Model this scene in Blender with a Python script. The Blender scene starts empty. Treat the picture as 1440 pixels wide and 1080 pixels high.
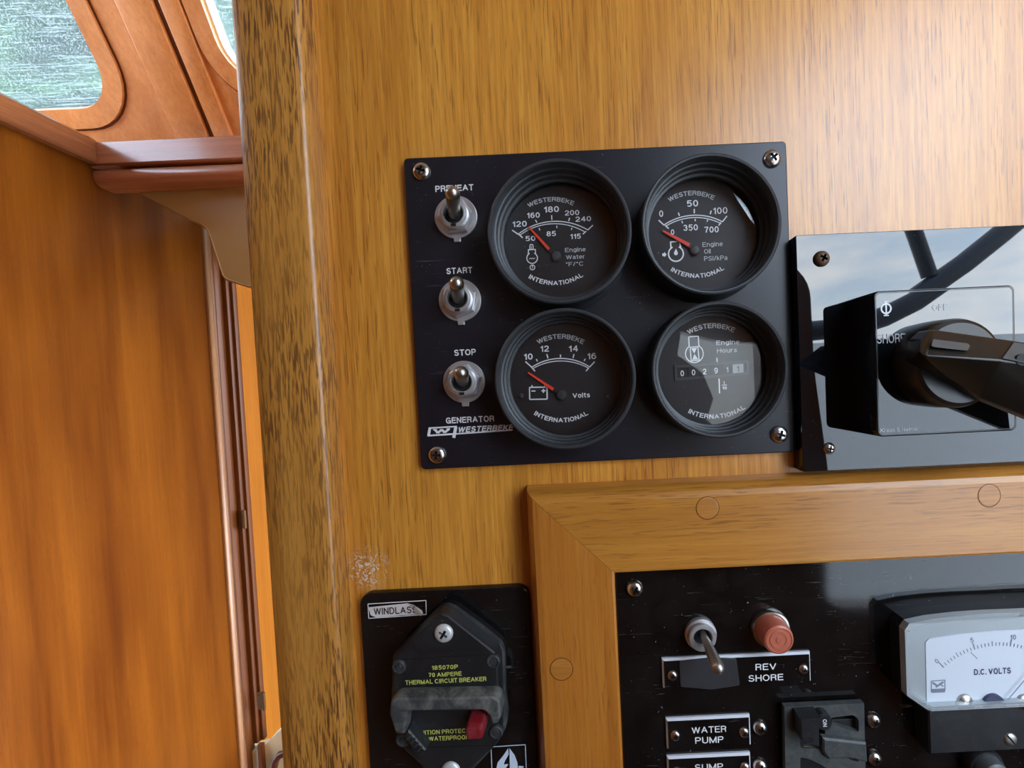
import bpy, bmesh, math, random
from mathutils import Vector, Matrix
from mathutils.geometry import tessellate_polygon
random.seed(4)
# =====================================================================
# Units: everything below is written in millimetres in the frame of the bulkhead:
#   u = to the right, n = out of the bulkhead towards the viewer, v = up (0 = eye height)
# world = (u, -n, v + EYE) / 1000
# =====================================================================
EYE = 1450.0
S = .001
def wpos(u, n, v): return Vector((u*S, -n*S, (v+EYE)*S))
scene = bpy.context.scene
COL = scene.collection
# ---------------------------------------------------------------- camera
F_PX, CX, CY, H = 640.0, 817.75, 555.91, 193.0
PIT, YAW, ROL = .0297, -.0031, -.0466
def rotm(p, y, r):
    cx, sx, cy, sy, cr, sr = math.cos(p), math.sin(p), math.cos(y), math.sin(y), math.cos(r), math.sin(r)
    return Matrix(((cr,-sr,0),(sr,cr,0),(0,0,1))) @ Matrix(((1,0,0),(0,cx,-sx),(0,sx,cx))) @ Matrix(((cy,0,sy),(0,1,0),(-sy,0,cy)))
RM = rotm(PIT, YAW, ROL)
cam_d = bpy.data.cameras.new('camera'); cam = bpy.data.objects.new('camera', cam_d); COL.objects.link(cam)
cam_d.sensor_width = 36; cam_d.lens = F_PX*36/1440
cam_d.shift_x = (720-CX)/1440; cam_d.shift_y = (CY-540)/1440
cam_d.clip_start = .01; cam_d.clip_end = 300
def tw(r): return Vector((r[0], r[2], -r[1]))
xa, ya, za = tw(RM[0]), -tw(RM[1]), -tw(RM[2])
mw = Matrix((xa, ya, za)).transposed().to_4x4(); mw.translation = wpos(0, H, 0)
cam.matrix_world = mw
scene.camera = cam
# ---------------------------------------------------------------- exposure, view
scene.view_settings.view_transform = 'Standard'; scene.view_settings.look = 'None'
scene.view_settings.gamma = 1; scene.view_settings.use_curve_mapping = False
scene.view_settings.exposure = 0.08
scene.cycles.use_denoising = True
scene.cycles.max_bounces = 10; scene.cycles.diffuse_bounces = 5; scene.cycles.glossy_bounces = 5
scene.cycles.transparent_max_bounces = 12; scene.cycles.sample_clamp_indirect = 8
# ---------------------------------------------------------------- sky: blue with white cloud
world = bpy.data.worlds.new('sky'); scene.world = world; world.use_nodes = True
wt = world.node_tree; wt.nodes.clear()
def wn(t, **k):
    n = wt.nodes.new(t)
    for a, b in k.items(): setattr(n, a, b)
    return n
tc = wn('ShaderNodeTexCoord'); sep = wn('ShaderNodeSeparateXYZ'); wt.links.new(tc.outputs['Generated'], sep.inputs[0])
grad = wn('ShaderNodeValToRGB'); wt.links.new(sep.outputs['Z'], grad.inputs[0])
e = grad.color_ramp.elements
e[0].position = 0.0; e[0].color = (.62, .75, .86, 1); e[1].position = .7; e[1].color = (.26, .44, .74, 1)
nz = wn('ShaderNodeTexNoise'); nz.inputs['Scale'].default_value = 2.6; nz.inputs['Detail'].default_value = 7; nz.inputs['Roughness'].default_value = .55
mp = wn('ShaderNodeMapping'); mp.inputs['Scale'].default_value = (1, 1, 2.4); mp.inputs['Location'].default_value = (.3, .1, .2)
wt.links.new(tc.outputs['Generated'], mp.inputs[0]); wt.links.new(mp.outputs[0], nz.inputs['Vector'])
cr_ = wn('ShaderNodeValToRGB'); cr_.color_ramp.elements[0].position = .44; cr_.color_ramp.elements[1].position = .62
wt.links.new(nz.outputs[0], cr_.inputs[0])
mx = wn('ShaderNodeMix', data_type='RGBA'); wt.links.new(cr_.outputs[0], mx.inputs['Factor'])
wt.links.new(grad.outputs[0], mx.inputs['A']); mx.inputs['B'].default_value = (.95, .96, .97, 1)
bg = wn('ShaderNodeBackground'); bg.inputs['Strength'].default_value = 11.0
wt.links.new(mx.outputs['Result'], bg.inputs['Color'])
wo = wn('ShaderNodeOutputWorld'); wt.links.new(bg.outputs[0], wo.inputs[0])
# ---------------------------------------------------------------- rays: where a point of the place lies
def ray(px, py):
    d = RM.transposed() @ Vector(((px-CX)/F_PX, (py-CY)/F_PX, 1))
    return Vector((d[0], -d[2], -d[1]))            # (u, n, v) direction
EY = Vector((0, H, 0))
def at(px, py, n=0.0):
    d = ray(px, py); t = (n-H)/d[1]; p = EY + d*t
    return (p[0], p[2])
def hit(px, py, P, N):
    d = ray(px, py); t = (Vector(P)-EY).dot(Vector(N))/d.dot(Vector(N)); return EY + d*t
def mir(px, py, L):
    """point seen by reflection in the bulkhead plane at distance L in front of it"""
    u, v = at(px, py, -L); return (u, v)
# ---------------------------------------------------------------- daylight portals (openings of the cabin)
def portal(name, u, n, v, w, h, toward):
    l = bpy.data.lights.new(name, 'AREA'); l.shape = 'RECTANGLE'; l.size = w*S; l.size_y = h*S
    l.cycles.is_portal = True
    o = bpy.data.objects.new(name, l); COL.objects.link(o)
    o.location = wpos(u, n, v); o.rotation_euler = Vector(toward).to_track_quat('-Z', 'Y').to_euler()
    return o
# =====================================================================
# materials
# =====================================================================
MATS = {}
def newmat(name):
    m = bpy.data.materials.new(name); m.use_nodes = True; m.node_tree.nodes.clear(); MATS[name] = m
    nt = m.node_tree
    out = nt.nodes.new('ShaderNodeOutputMaterial'); p = nt.nodes.new('ShaderNodeBsdfPrincipled')
    nt.links.new(p.outputs[0], out.inputs[0])
    return m, nt, p, out
def setp(p, **k):
    for a, b in k.items(): p.inputs[a.replace('_', ' ')].default_value = b
def plain(name, col, rough=.5, metal=0., coat=0., coat_rough=.05, **k):
    m, nt, p, o = newmat(name)
    setp(p, Base_Color=(*col, 1), Roughness=rough, Metallic=metal, Coat_Weight=coat, Coat_Roughness=coat_rough)
    for a, b in k.items(): p.inputs[a.replace('_', ' ')].default_value = b
    return m
def noise(nt, vec, scale, detail=4, rough=.55, dist=0):
    n = nt.nodes.new('ShaderNodeTexNoise'); n.inputs['Scale'].default_value = scale; n.inputs['Detail'].default_value = detail
    n.inputs['Roughness'].default_value = rough; n.inputs['Distortion'].default_value = dist
    nt.links.new(vec, n.inputs['Vector']); return n.outputs[0]
def ramp(nt, fac, stops):
    r = nt.nodes.new('ShaderNodeValToRGB'); el = r.color_ramp.elements
    while len(el) < len(stops): el.new(.5)
    for i, (p, c) in enumerate(stops):
        el[i].position = p; el[i].color = (*c, 1) if isinstance(c, tuple) else (c, c, c, 1)
    nt.links.new(fac, r.inputs[0]); return r.outputs[0]
def mixc(nt, fac, a, b, mode='MIX'):
    m = nt.nodes.new('ShaderNodeMix'); m.data_type = 'RGBA'; m.blend_type = mode
    for s, v in (('Factor', fac), ('A', a), ('B', b)):
        if isinstance(v, (int, float)): m.inputs[s].default_value = v
        elif isinstance(v, tuple): m.inputs[s].default_value = (*v, 1)
        else: nt.links.new(v, m.inputs[s])
    return m.outputs['Result']
def mapping(nt, scale, loc=(0, 0, 0), rot=(0, 0, 0)):
    t = nt.nodes.new('ShaderNodeNewGeometry'); m = nt.nodes.new('ShaderNodeMapping')
    m.inputs['Scale'].default_value = scale; m.inputs['Location'].default_value = loc; m.inputs['Rotation'].default_value = rot
    nt.links.new(t.outputs['Position'], m.inputs[0]); return m.outputs[0]
def math_(nt, op, a, b=0.5):
    m = nt.nodes.new('ShaderNodeMath'); m.operation = op
    for i, v in enumerate((a, b)):
        if isinstance(v, (int, float)): m.inputs[i].default_value = v
        else: nt.links.new(v, m.inputs[i])
    return m.outputs[0]
def wood(name, light, mid, dark, pore=.5, pore_col=(.08, .03, .01), axis='z', coarse=1., rough=.3, coat=.0, coat_rough=.1, seed=0., blotch=1., rot=(0, 0, 0), porelo=.56, scuff=None, pc=1., pl=75, mixf=.5, spec=.5):
    m, nt, p, o = newmat(name)
    def sc(a, l):
        return (a, a, l) if axis == 'z' else ((l, a, a) if axis == 'x' else (a, l, a))
    loc = (seed, seed*1.7, seed*.6)
    g1 = noise(nt, mapping(nt, sc(85*coarse, 3.0*coarse), loc, rot), 1, 3, .6, .25)        # broad bands
    g2 = noise(nt, mapping(nt, sc(620*coarse, 18*coarse), loc, rot), 1, 4, .65, .35)       # fine grain
    g3 = noise(nt, mapping(nt, sc(1500*pc, pl), loc, rot), 1, 2, .5, .4)       # pores
    g4 = noise(nt, mapping(nt, sc(24, 3.2), loc, rot), 1, 2, .5)                            # patches
    base = ramp(nt, g1, [(.32, dark), (.5, mid), (.68, light)])
    fine = ramp(nt, g2, [(.34, dark), (.5, mid), (.66, light)])
    c = mixc(nt, mixf, base, fine)
    patch = ramp(nt, g4, [(.3, tuple(x*.78 for x in mid)), (.7, tuple(min(1, x*1.12) for x in light))])
    c = mixc(nt, .3*blotch, c, patch)
    pm = ramp(nt, g3, [(porelo, 0.), (porelo+.1, 1.)])
    dens = ramp(nt, noise(nt, mapping(nt, sc(40, 9), (seed+3, 0, 1), rot), 1, 3), [(.35, .25), (.62, 1.)])
    pf = math_(nt, 'MULTIPLY', math_(nt, 'MULTIPLY', pm, dens), pore)
    c = mixc(nt, pf, c, pore_col)
    if scuff:
        q = wpos(*scuff[:3]); d = nt.nodes.new('ShaderNodeVectorMath'); d.operation = 'DISTANCE'
        gp = nt.nodes.new('ShaderNodeNewGeometry'); nt.links.new(gp.outputs['Position'], d.inputs[0]); d.inputs[1].default_value = q
        fall = ramp(nt, math_(nt, 'DIVIDE', d.outputs['Value'], scuff[3]*S), [(.3, 1.), (1., 0.)])
        sp = ramp(nt, noise(nt, mapping(nt, (430, 430, 430)), 1, 5, .7, 1.5), [(.52, 0.), (.58, 1.)])
        c = mixc(nt, math_(nt, 'MULTIPLY', fall, sp), c, (.75, .68, .62))
    nt.links.new(c, p.inputs['Base Color'])
    setp(p, Roughness=rough, Coat_Weight=coat, Coat_Roughness=coat_rough, Specular_IOR_Level=spec)
    b = nt.nodes.new('ShaderNodeBump'); b.inputs['Strength'].default_value = .25; b.inputs['Distance'].default_value = .0003
    nt.links.new(g2, b.inputs['Height']); nt.links.new(b.outputs[0], p.inputs['Normal'])
    return m
def dusty(name, col, rough=.35, speck=.5, spec_col=(.45, .45, .43), scale=1., film=.0, film_col=(.3, .3, .3), metal=0., coat=0., ior=1.5, film_scale=30, scratch=.0):
    m, nt, p, o = newmat(name)
    v = mapping(nt, (1, 1, 1))
    s1 = ramp(nt, noise(nt, v, 900*scale, 2, .5), [(.72, 0.), (.76, 1.)])
    dn = ramp(nt, noise(nt, v, 60*scale, 3, .6), [(.45, 0.), (.62, 1.)])
    f = math_(nt, 'MULTIPLY', math_(nt, 'MULTIPLY', s1, dn), speck)
    c = mixc(nt, f, col, spec_col)
    if film:
        fm = ramp(nt, noise(nt, v, film_scale, 5, .7, .8), [(.42, 0.), (.72, 1.)])
        c = mixc(nt, math_(nt, 'MULTIPLY', fm, film), c, film_col)
    if scratch:
        s2 = ramp(nt, noise(nt, mapping(nt, (60, 60, 1600), rot=(0, .8, 0)), 1, 2, .5, 1.2), [(.70, 0.), (.73, 1.)])
        c = mixc(nt, math_(nt, 'MULTIPLY', math_(nt, 'MULTIPLY', s2, dn), scratch), c, spec_col)
    nt.links.new(c, p.inputs['Base Color'])
    setp(p, Roughness=rough, Metallic=metal, Coat_Weight=coat, IOR=ior)
    return m
wood('teak_bulkhead', (.92, .44, .070), (.71, .275, .029), (.43, .13, .013), .75, (.22, .065, .010), 'z', 1., .33, .6, .3, seed=.1, mixf=.65, pl=55, scuff=(at(517, 800)[0], 0, at(517, 800)[1], 11))
wood('teak_post', (.74, .36, .070), (.60, .25, .038), (.42, .15, .022), 1., (.11, .038, .014), 'z', .8, .34, .3, .2, seed=2.2, porelo=.475, pc=.8, pl=95, mixf=.4)
wood('teak_rail', (.68, .31, .052), (.54, .21, .026), (.38, .12, .014), .6, (.18, .06, .014), 'x', .9, .33, .35, .2, seed=5.1)
wood('teak_stile', (.66, .27, .045), (.54, .185, .022), (.38, .11, .013), .45, (.2, .06, .02), 'z', .9, .33, .3, .2, seed=7.7)
wood('teak_plug', (.68, .29, .055), (.52, .20, .032), (.38, .12, .018), .5, (.2, .07, .02), 'x', .9, .35, .3, .2, seed=9.4)
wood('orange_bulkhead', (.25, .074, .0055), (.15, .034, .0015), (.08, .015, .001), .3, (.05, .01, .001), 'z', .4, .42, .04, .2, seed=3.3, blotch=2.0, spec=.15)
wood('varnished_mahogany', (.34, .125, .06), (.26, .085, .038), (.16, .05, .022), .35, (.08, .025, .01), 'x', .45, .24, .35, .1, seed=1.4)
wood('varnished_rail', (.42, .17, .07), (.32, .115, .045), (.2, .065, .026), .35, (.1, .03, .012), 'y', .45, .2, .6, .1, seed=1.9)
wood('salmon_teak', (.80, .38, .15), (.68, .29, .095), (.50, .18, .06), .3, (.27, .09, .03), 'z', .35, .27, .3, .1, seed=4.4, rot=(.75, 0, 0))
wood('aft_teak', (.15, .065, .024), (.11, .045, .016), (.07, .026, .01), .3, (.04, .014, .006), 'z', .35, .3, .3, .1, seed=4.9)
wood('dark_teak', (.17, .058, .016), (.115, .036, .009), (.06, .018, .005), .4, (.03, .01, .004), 'z', .6, .35, .08, .1, seed=6.4, spec=.2)
wood('pale_edge_teak', (.42, .24, .13), (.32, .165, .08), (.22, .1, .045), .4, (.14, .06, .03), 'z', .6, .28, .3, .1, seed=6.9)
wood('amber_door', (.36, .12, .010), (.31, .095, .007), (.24, .07, .005), .15, (.16, .05, .004), 'z', .3, .6, .0, .1, seed=8.4, spec=.05)
dusty('panel_black', (.010, .009, .014), .36, .8, (.35, .35, .38), 1., .10, (.05, .05, .06), scratch=.35)
dusty('breaker_black', (.011, .012, .014), .42, .7, (.38, .38, .34), 1.3, .3, (.06, .06, .055), film_scale=90)
dusty('dusty_black', (.026, .029, .031), .5, 1., (.42, .42, .36), 2.2, .75, (.13, .13, .115), film_scale=160)
dusty('gloss_black', (.006, .005, .005), .07, .8, (.4, .38, .36), 1., .13, (.06, .055, .05), film_scale=55, scratch=.3)
dusty('mirror_black', (.006, .007, .009), .015, .25, (.4, .45, .5), 1.3, .04, (.05, .06, .07), film_scale=70, ior=1.62)
dusty('bezel_black', (.032, .035, .038), .42, .3, (.3, .3, .3), 1.4, .25, (.06, .065, .07), film_scale=50)
dusty('dial_black', (.004, .004, .005), .5, .7, (.3, .3, .3), 1.2, .1, (.03, .03, .033), film_scale=70)
plain('void_black', (.004, .004, .004), .6)
plain('knob_black', (.014, .011, .008), .33)
plain('knob_grey', (.10, .11, .11), .4)
plain('print_white', (.86, .86, .86), .5)
plain('print_grey', (.58, .59, .6), .5)
dusty('guard_grey', (.05, .056, .056), .5, 1., (.42, .42, .36), 2.2, .6, (.13, .135, .125), film_scale=160)
dusty('thick_dust', (.045, .05, .052), .55, 1., (.5, .5, .44), 2.2, .95, (.22, .22, .19), film_scale=130)
plain('cream_locker', (.88, .85, .74), .5)
plain('print_faint', (.20, .20, .22), .5)
plain('print_yellow', (.62, .64, .13), .5)
plain('print_blue', (.66, .76, .86), .5)
plain('print_navy', (.06, .07, .14), .5)
plain('print_slate', (.25, .28, .36), .5)
plain('needle_red', (.85, .055, .02), .4)
plain('steel', (.62, .60, .57), .24, 1.)
plain('steel_dull', (.50, .47, .43), .4, 1.)
plain('nickel', (.60, .59, .59), .38, .7)
plain('nickel_lever', (.50, .47, .42), .33, 1.)
plain('recess_shade', (.02, .018, .016), .5, .3)  # shade of the screw slots, put into the colour
dusty('rusty_steel', (.20, .11, .06), .6, 1., (.05, .02, .01), 2.5, .8, (.06, .03, .02), metal=.4, film_scale=400)
plain('lens_red', (.56, .15, .085), .4, 0, .3, .2, Subsurface_Weight=.15, Subsurface_Scale=.002)
plain('chrome_ring', (.72, .68, .62), .22, 1.)
dusty('button_red', (.25, .008, .016), .3, 1., (.35, .2, .18), 2.4, .5, (.22, .09, .09), film_scale=300)
plain('white_screw', (.72, .74, .72), .42, .35)
plain('meter_face', (.80, .86, .93), .45)
plain('meter_rim', (.50, .55, .56), .22, .2)
plain('paper', (.80, .71, .66), .6)
plain('paper_curl', (.55, .48, .40), .5)
plain('laminate_edge', (.70, .73, .78), .35)
plain('tape', (.045, .045, .048), .3)
plain('cream', (.30, .19, .075), .5)
plain('cream_pale', (.60, .55, .38), .5)
plain('dark_leather', (.09, .03, .022), .4)
plain('brass', (.12, .06, .02), .45, .6)
plain('counter_white', (.55, .56, .52), .5)
plain('gelcoat', (.74, .76, .76), .4)
plain('black_tube', (.02, .025, .035), .45)
plain('headliner', (.62, .58, .50), .7)
plain('sole', (.20, .10, .04), .5)
plain('quay', (.42, .42, .40), .9)
plain('leaf_green', (.035, .105, .028), .6)
plain('leaf_yellow', (.22, .20, .02), .6)
plain('bark', (.12, .08, .05), .9)
plain('sunlit_white', (.85, .86, .84), .4)
def glass(name, refl=1., haze=0., haze_col=(.5, .5, .5), scratch=False, rough=.015):
    m, nt, p, out = newmat(name); nt.nodes.remove(p)
    tr = nt.nodes.new('ShaderNodeBsdfTransparent'); gl = nt.nodes.new('ShaderNodeBsdfGlossy'); gl.inputs['Roughness'].default_value = rough
    fr = nt.nodes.new('ShaderNodeLayerWeight'); fr.inputs['Blend'].default_value = .5
    f = math_(nt, 'MULTIPLY', math_(nt, 'ADD', math_(nt, 'MULTIPLY', math_(nt, 'POWER', fr.outputs['Facing'], 5.), .95), .045), refl)
    ms = nt.nodes.new('ShaderNodeMixShader'); nt.links.new(f, ms.inputs[0]); nt.links.new(tr.outputs[0], ms.inputs[1]); nt.links.new(gl.outputs[0], ms.inputs[2])
    last = ms.outputs[0]
    if haze:
        df = nt.nodes.new('ShaderNodeBsdfDiffuse'); df.inputs[0].default_value = (*haze_col, 1)
        v = mapping(nt, (1, 1, 1))
        hz = ramp(nt, noise(nt, v, 60, 5, .7, 1.), [(.4, 0.), (.75, 1.)])
        sp = ramp(nt, noise(nt, v, 1500, 2, .5), [(.66, 0.), (.72, 1.)])
        hf = math_(nt, 'MULTIPLY', math_(nt, 'ADD', math_(nt, 'MULTIPLY', hz, .6), sp), haze)
        m2 = nt.nodes.new('ShaderNodeMixShader'); nt.links.new(hf, m2.inputs[0]); nt.links.new(last, m2.inputs[1]); nt.links.new(df.outputs[0], m2.inputs[2]); last = m2.outputs[0]
    nt.links.new(last, out.inputs[0]); return m
glass('gauge_glass', 1.0, .028, (.35, .38, .42))
glass('clear_acrylic', 1.0)
def crazed():
    m, nt, p, out = newmat('crazed_acrylic')
    tr = nt.nodes.new('ShaderNodeBsdfTransparent'); tr.inputs[0].default_value = (.9, .95, .94, 1)
    rf = nt.nodes.new('ShaderNodeBsdfRefraction'); rf.inputs['Roughness'].default_value = .5; rf.inputs['IOR'].default_value = 1.04; rf.inputs[0].default_value = (.9, .95, .92, 1)
    tl = nt.nodes.new('ShaderNodeBsdfTranslucent'); tl.inputs[0].default_value = (.9, .93, .95, 1)
    nt.nodes.remove(p)
    l = None
    for i, (r, sc) in enumerate((((.4, .5, 0), (900, 26, 700)), ((1.2, .2, .9), (800, 22, 800)), ((.1, 1.3, 1.9), (22, 900, 800)))):
        s = ramp(nt, noise(nt, mapping(nt, tuple(x*.7 for x in sc), (i*3, i, 0), r), 1, 2, .5, .35), [(.60, 0.), (.64, 1.)])
        l = s if l is None else math_(nt, 'MAXIMUM', l, s)
    m1 = nt.nodes.new('ShaderNodeMixShader'); m1.inputs[0].default_value = .03; mr = nt.nodes.new('ShaderNodeMixShader'); mr.inputs[0].default_value = .6; nt.links.new(tr.outputs[0], mr.inputs[1]); nt.links.new(rf.outputs[0], mr.inputs[2]); nt.links.new(mr.outputs[0], m1.inputs[1]); nt.links.new(tl.outputs[0], m1.inputs[2])
    m2 = nt.nodes.new('ShaderNodeMixShader'); nt.links.new(math_(nt, 'MULTIPLY', l, .14), m2.inputs[0]); nt.links.new(m1.outputs[0], m2.inputs[1]); nt.links.new(tl.outputs[0], m2.inputs[2])
    nt.links.new(m2.outputs[0], out.inputs[0])
crazed()
# =====================================================================
# mesh builder
# =====================================================================
def offset_poly(poly, d):
    if abs(d) < 1e-9: return list(poly)
    N = len(poly); out = []
    for i in range(N):
        p0, p1, p2 = Vector(poly[i-1]), Vector(poly[i]), Vector(poly[(i+1) % N])
        a = (p1-p0); b = (p2-p1)
        a = a.normalized() if a.length > 1e-9 else Vector((1, 0)); b = b.normalized() if b.length > 1e-9 else a
        na, nb = Vector((-a.y, a.x)), Vector((-b.y, b.x))
        m = na+nb
        k = m.length_squared
        m = na if k < 1e-6 else m*(2/k)
        if m.length > 3: m = m.normalized()*3
        q = p1 + m*d; out.append((q.x, q.y))
    return out
def ccw(poly):
    a = sum(poly[i-1][0]*poly[i][1]-poly[i][0]*poly[i-1][1] for i in range(len(poly)))
    return list(poly) if a > 0 else list(poly)[::-1]
def circle(cu, cv, r, N=32, a0=0., a1=2*math.pi):
    k = N if abs(a1-a0-2*math.pi) < 1e-6 else N+1
    return [(cu+r*math.cos(a0+(a1-a0)*i/N), cv+r*math.sin(a0+(a1-a0)*i/N)) for i in range(k)]
def rrect(cu, cv, w, h, r=0., seg=5, rot=0.):
    r = min(r, w/2-.01, h/2-.01); pts = []
    if r <= 0.001: pts = [(w/2, -h/2), (w/2, h/2), (-w/2, h/2), (-w/2, -h/2)]
    else:
        for (sx, sy, a) in ((1, -1, -math.pi/2), (1, 1, 0), (-1, 1, math.pi/2), (-1, -1, math.pi)):
            for i in range(seg+1):
                t = a+math.pi/2*i/seg; pts.append((sx*(w/2-r)+r*math.cos(t), sy*(h/2-r)+r*math.sin(t)))
    c, s = math.cos(rot), math.sin(rot)
    return [(cu+x*c-y*s, cv+x*s+y*c) for x, y in pts]
def round_poly(poly, r, seg=5):
    poly = ccw(poly); out = []; N = len(poly)
    rr = r if isinstance(r, (list, tuple)) else [r]*N
    for i in range(N):
        p0, p1, p2 = Vector(poly[i-1]), Vector(poly[i]), Vector(poly[(i+1) % N])
        R = min(rr[i], (p0-p1).length*.45, (p2-p1).length*.45)
        if R < .01: out.append((p1.x, p1.y)); continue
        a = p1+(p0-p1).normalized()*R; b = p1+(p2-p1).normalized()*R
        for k in range(seg+1):
            t = k/seg; q = a*(1-t)**2+p1*2*t*(1-t)+b*t*t; out.append((q.x, q.y))
    return out
class MB:
    def __init__(s): s.v = []; s.f = []
    def add(s, vs, fs):
        b = len(s.v); s.v += [tuple(x) for x in vs]; s.f += [tuple(i+b for i in f) for f in fs]; return s
    def prism(s, poly, levels, cap0=True, cap1=True):
        """rings of the outline (inset, n), joined"""
        poly = ccw(poly); N = len(poly); vs = []; fs = []
        for ins, n in levels: vs += [(x, n, y) for x, y in offset_poly(poly, ins)]
        for k in range(len(levels)-1):
            for i in range(N): j = (i+1) % N; fs.append((k*N+i, k*N+j, (k+1)*N+j, (k+1)*N+i))
        conc = any((poly[i][0]-poly[i-1][0])*(poly[(i+1) % N][1]-poly[i][1])-(poly[i][1]-poly[i-1][1])*(poly[(i+1) % N][0]-poly[i][0]) < -1e-4 for i in range(N))
        for use, k in ((cap0, 0), (cap1, len(levels)-1)):
            if not use: continue
            if conc:
                for t in tessellate_polygon([[Vector((vs[k*N+i][0], vs[k*N+i][2], 0)) for i in range(N)]]): fs.append(tuple(k*N+i for i in t))
            else: fs.append(tuple(k*N+i for i in range(N)))
        return s.add(vs, fs)
    def slab(s, poly, n0, n1, bev=.5): return s.prism(poly, [(0, n0), (0, n1-bev), (bev*.35, n1-bev*.3), (bev, n1)] if bev else [(0, n0), (0, n1)])
    def lathe(s, cu, cv, prof, N=48, cap0=True, cap1=True, hexn=None):
        vs = []; fs = []
        for r, n in prof: vs += [(x, n, y) for x, y in circle(cu, cv, r, N)]
        for k in range(len(prof)-1):
            for i in range(N): j = (i+1) % N; fs.append((k*N+i, k*N+j, (k+1)*N+j, (k+1)*N+i))
        if cap0: fs.append(tuple(range(N))[::-1])
        if cap1: fs.append(tuple((len(prof)-1)*N+i for i in range(N)))
        return s.add(vs, fs)
    def plate(s, outer, holes, n0, n1):
        """plate with holes"""
        loops = [ccw(outer)]+[ccw(h)[::-1] for h in holes]
        flat = [p for l in loops for p in l]; M = len(flat)
        tris = tessellate_polygon([[Vector((x, y, 0)) for x, y in l] for l in loops])
        vs = [(x, n0, y) for x, y in flat]+[(x, n1, y) for x, y in flat]
        fs = [tuple(t) for t in tris]+[tuple(i+M for i in t) for t in tris]
        b = 0
        for l in loops:
            k = len(l)
            for i in range(k): j = (i+1) % k; fs.append((b+i, b+j, M+b+j, M+b+i))
            b += k
        return s.add(vs, fs)
    def tube(s, pts, rad, N=12, caps=True, dome=False):
        P = [Vector(p) for p in pts]; K = len(P); R = rad if isinstance(rad, (list, tuple)) else [rad]*K
        vs = []; fs = []; up = None
        for i in range(K):
            d = (P[min(i+1, K-1)]-P[max(i-1, 0)]).normalized()
            if up is None:
                up = Vector((0, 0, 1)) if abs(d.z) < .9 else Vector((1, 0, 0))
            x = up.cross(d).normalized(); y = d.cross(x).normalized(); up = y
            for k in range(N):
                a = 2*math.pi*k/N; vs.append(P[i]+(x*math.cos(a)+y*math.sin(a))*R[i])
        for i in range(K-1):
            for k in range(N): j = (k+1) % N; fs.append((i*N+k, i*N+j, (i+1)*N+j, (i+1)*N+k))
        if caps: fs.append(tuple(range(N))[::-1]); fs.append(tuple((K-1)*N+k for k in range(N)))
        return s.add(vs, fs)
    def box(s, u0, u1, n0, n1, v0, v1):
        vs = [(a, b, c) for a in (u0, u1) for b in (n0, n1) for c in (v0, v1)]
        return s.add(vs, [(0, 1, 3, 2), (4, 6, 7, 5), (0, 4, 5, 1), (2, 3, 7, 6), (0, 2, 6, 4), (1, 5, 7, 3)])
    def line(s, a, b, w, n, w2=None):
        """thin printed bar from a to b"""
        A, B = Vector(a), Vector(b); d = (B-A).normalized(); q = Vector((-d.y, d.x)); w2 = w if w2 is None else w2
        pts = [A-q*w/2, B-q*w2/2, B+q*w2/2, A+q*w/2]; s.j = getattr(s, 'j', 0)+1; n += (s.j % 40)*.002
        return s.prism([(p.x, p.y) for p in pts], [(0, n), (0, n+.06)])
    def arcband(s, cu, cv, r, w, a0, a1, n, N=28):
        o = circle(cu, cv, r+w/2, N, a0, a1); i = circle(cu, cv, r-w/2, N, a0, a1)
        full = abs(a1-a0-2*math.pi) < 1e-6; K = len(o)
        vs = [(x, n+.06, y) for x, y in o]+[(x, n+.06, y) for x, y in i]
        fs = [(k, (k+1) % K, K+(k+1) % K, K+k) for k in range(K if full else K-1)]
        return s.add(vs, fs)
    def outline(s, poly, w, n, closed=True):
        K = len(poly)
        for i in range(K if closed else K-1): s.line(poly[i], poly[(i+1) % K], w, n)
        return s
    def text(s, st, cu, cv, cap, n, bold=.0, width=None, arc=None, shear=0., rot=0., spacing=1.):
        vs, fs, (x0, x1) = glyphs(st, bold, shear, spacing); zz = [0.]*len(vs)
        for i_, f in enumerate(fs):
            for j_ in f: zz[j_] = (i_ % 60)*.0015
        k = cap; kx = k if width is None else width/(x1-x0)
        mid = (x0+x1)/2; out = []
        for (x, y), z_ in zip(vs, zz):
            X = (x-mid)*kx; Y = (y-.5)*k
            if arc:                      # arc = (radius, +1 top / -1 bottom): bend about (cu, cv)
                R, sg = arc
                if sg > 0: a = math.pi/2 - X/R + arc_shift(arc); r = R+Y
                else: a = -math.pi/2 + X/R; r = R-Y
                out.append((cu+r*math.cos(a), n, cv+r*math.sin(a)))
            else:
                c, q = math.cos(rot), math.sin(rot)
                out.append((cu+X*c-Y*q, n+z_, cv+X*q+Y*c))
        return s.add(out, fs)
def arc_shift(a): return 0.
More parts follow.
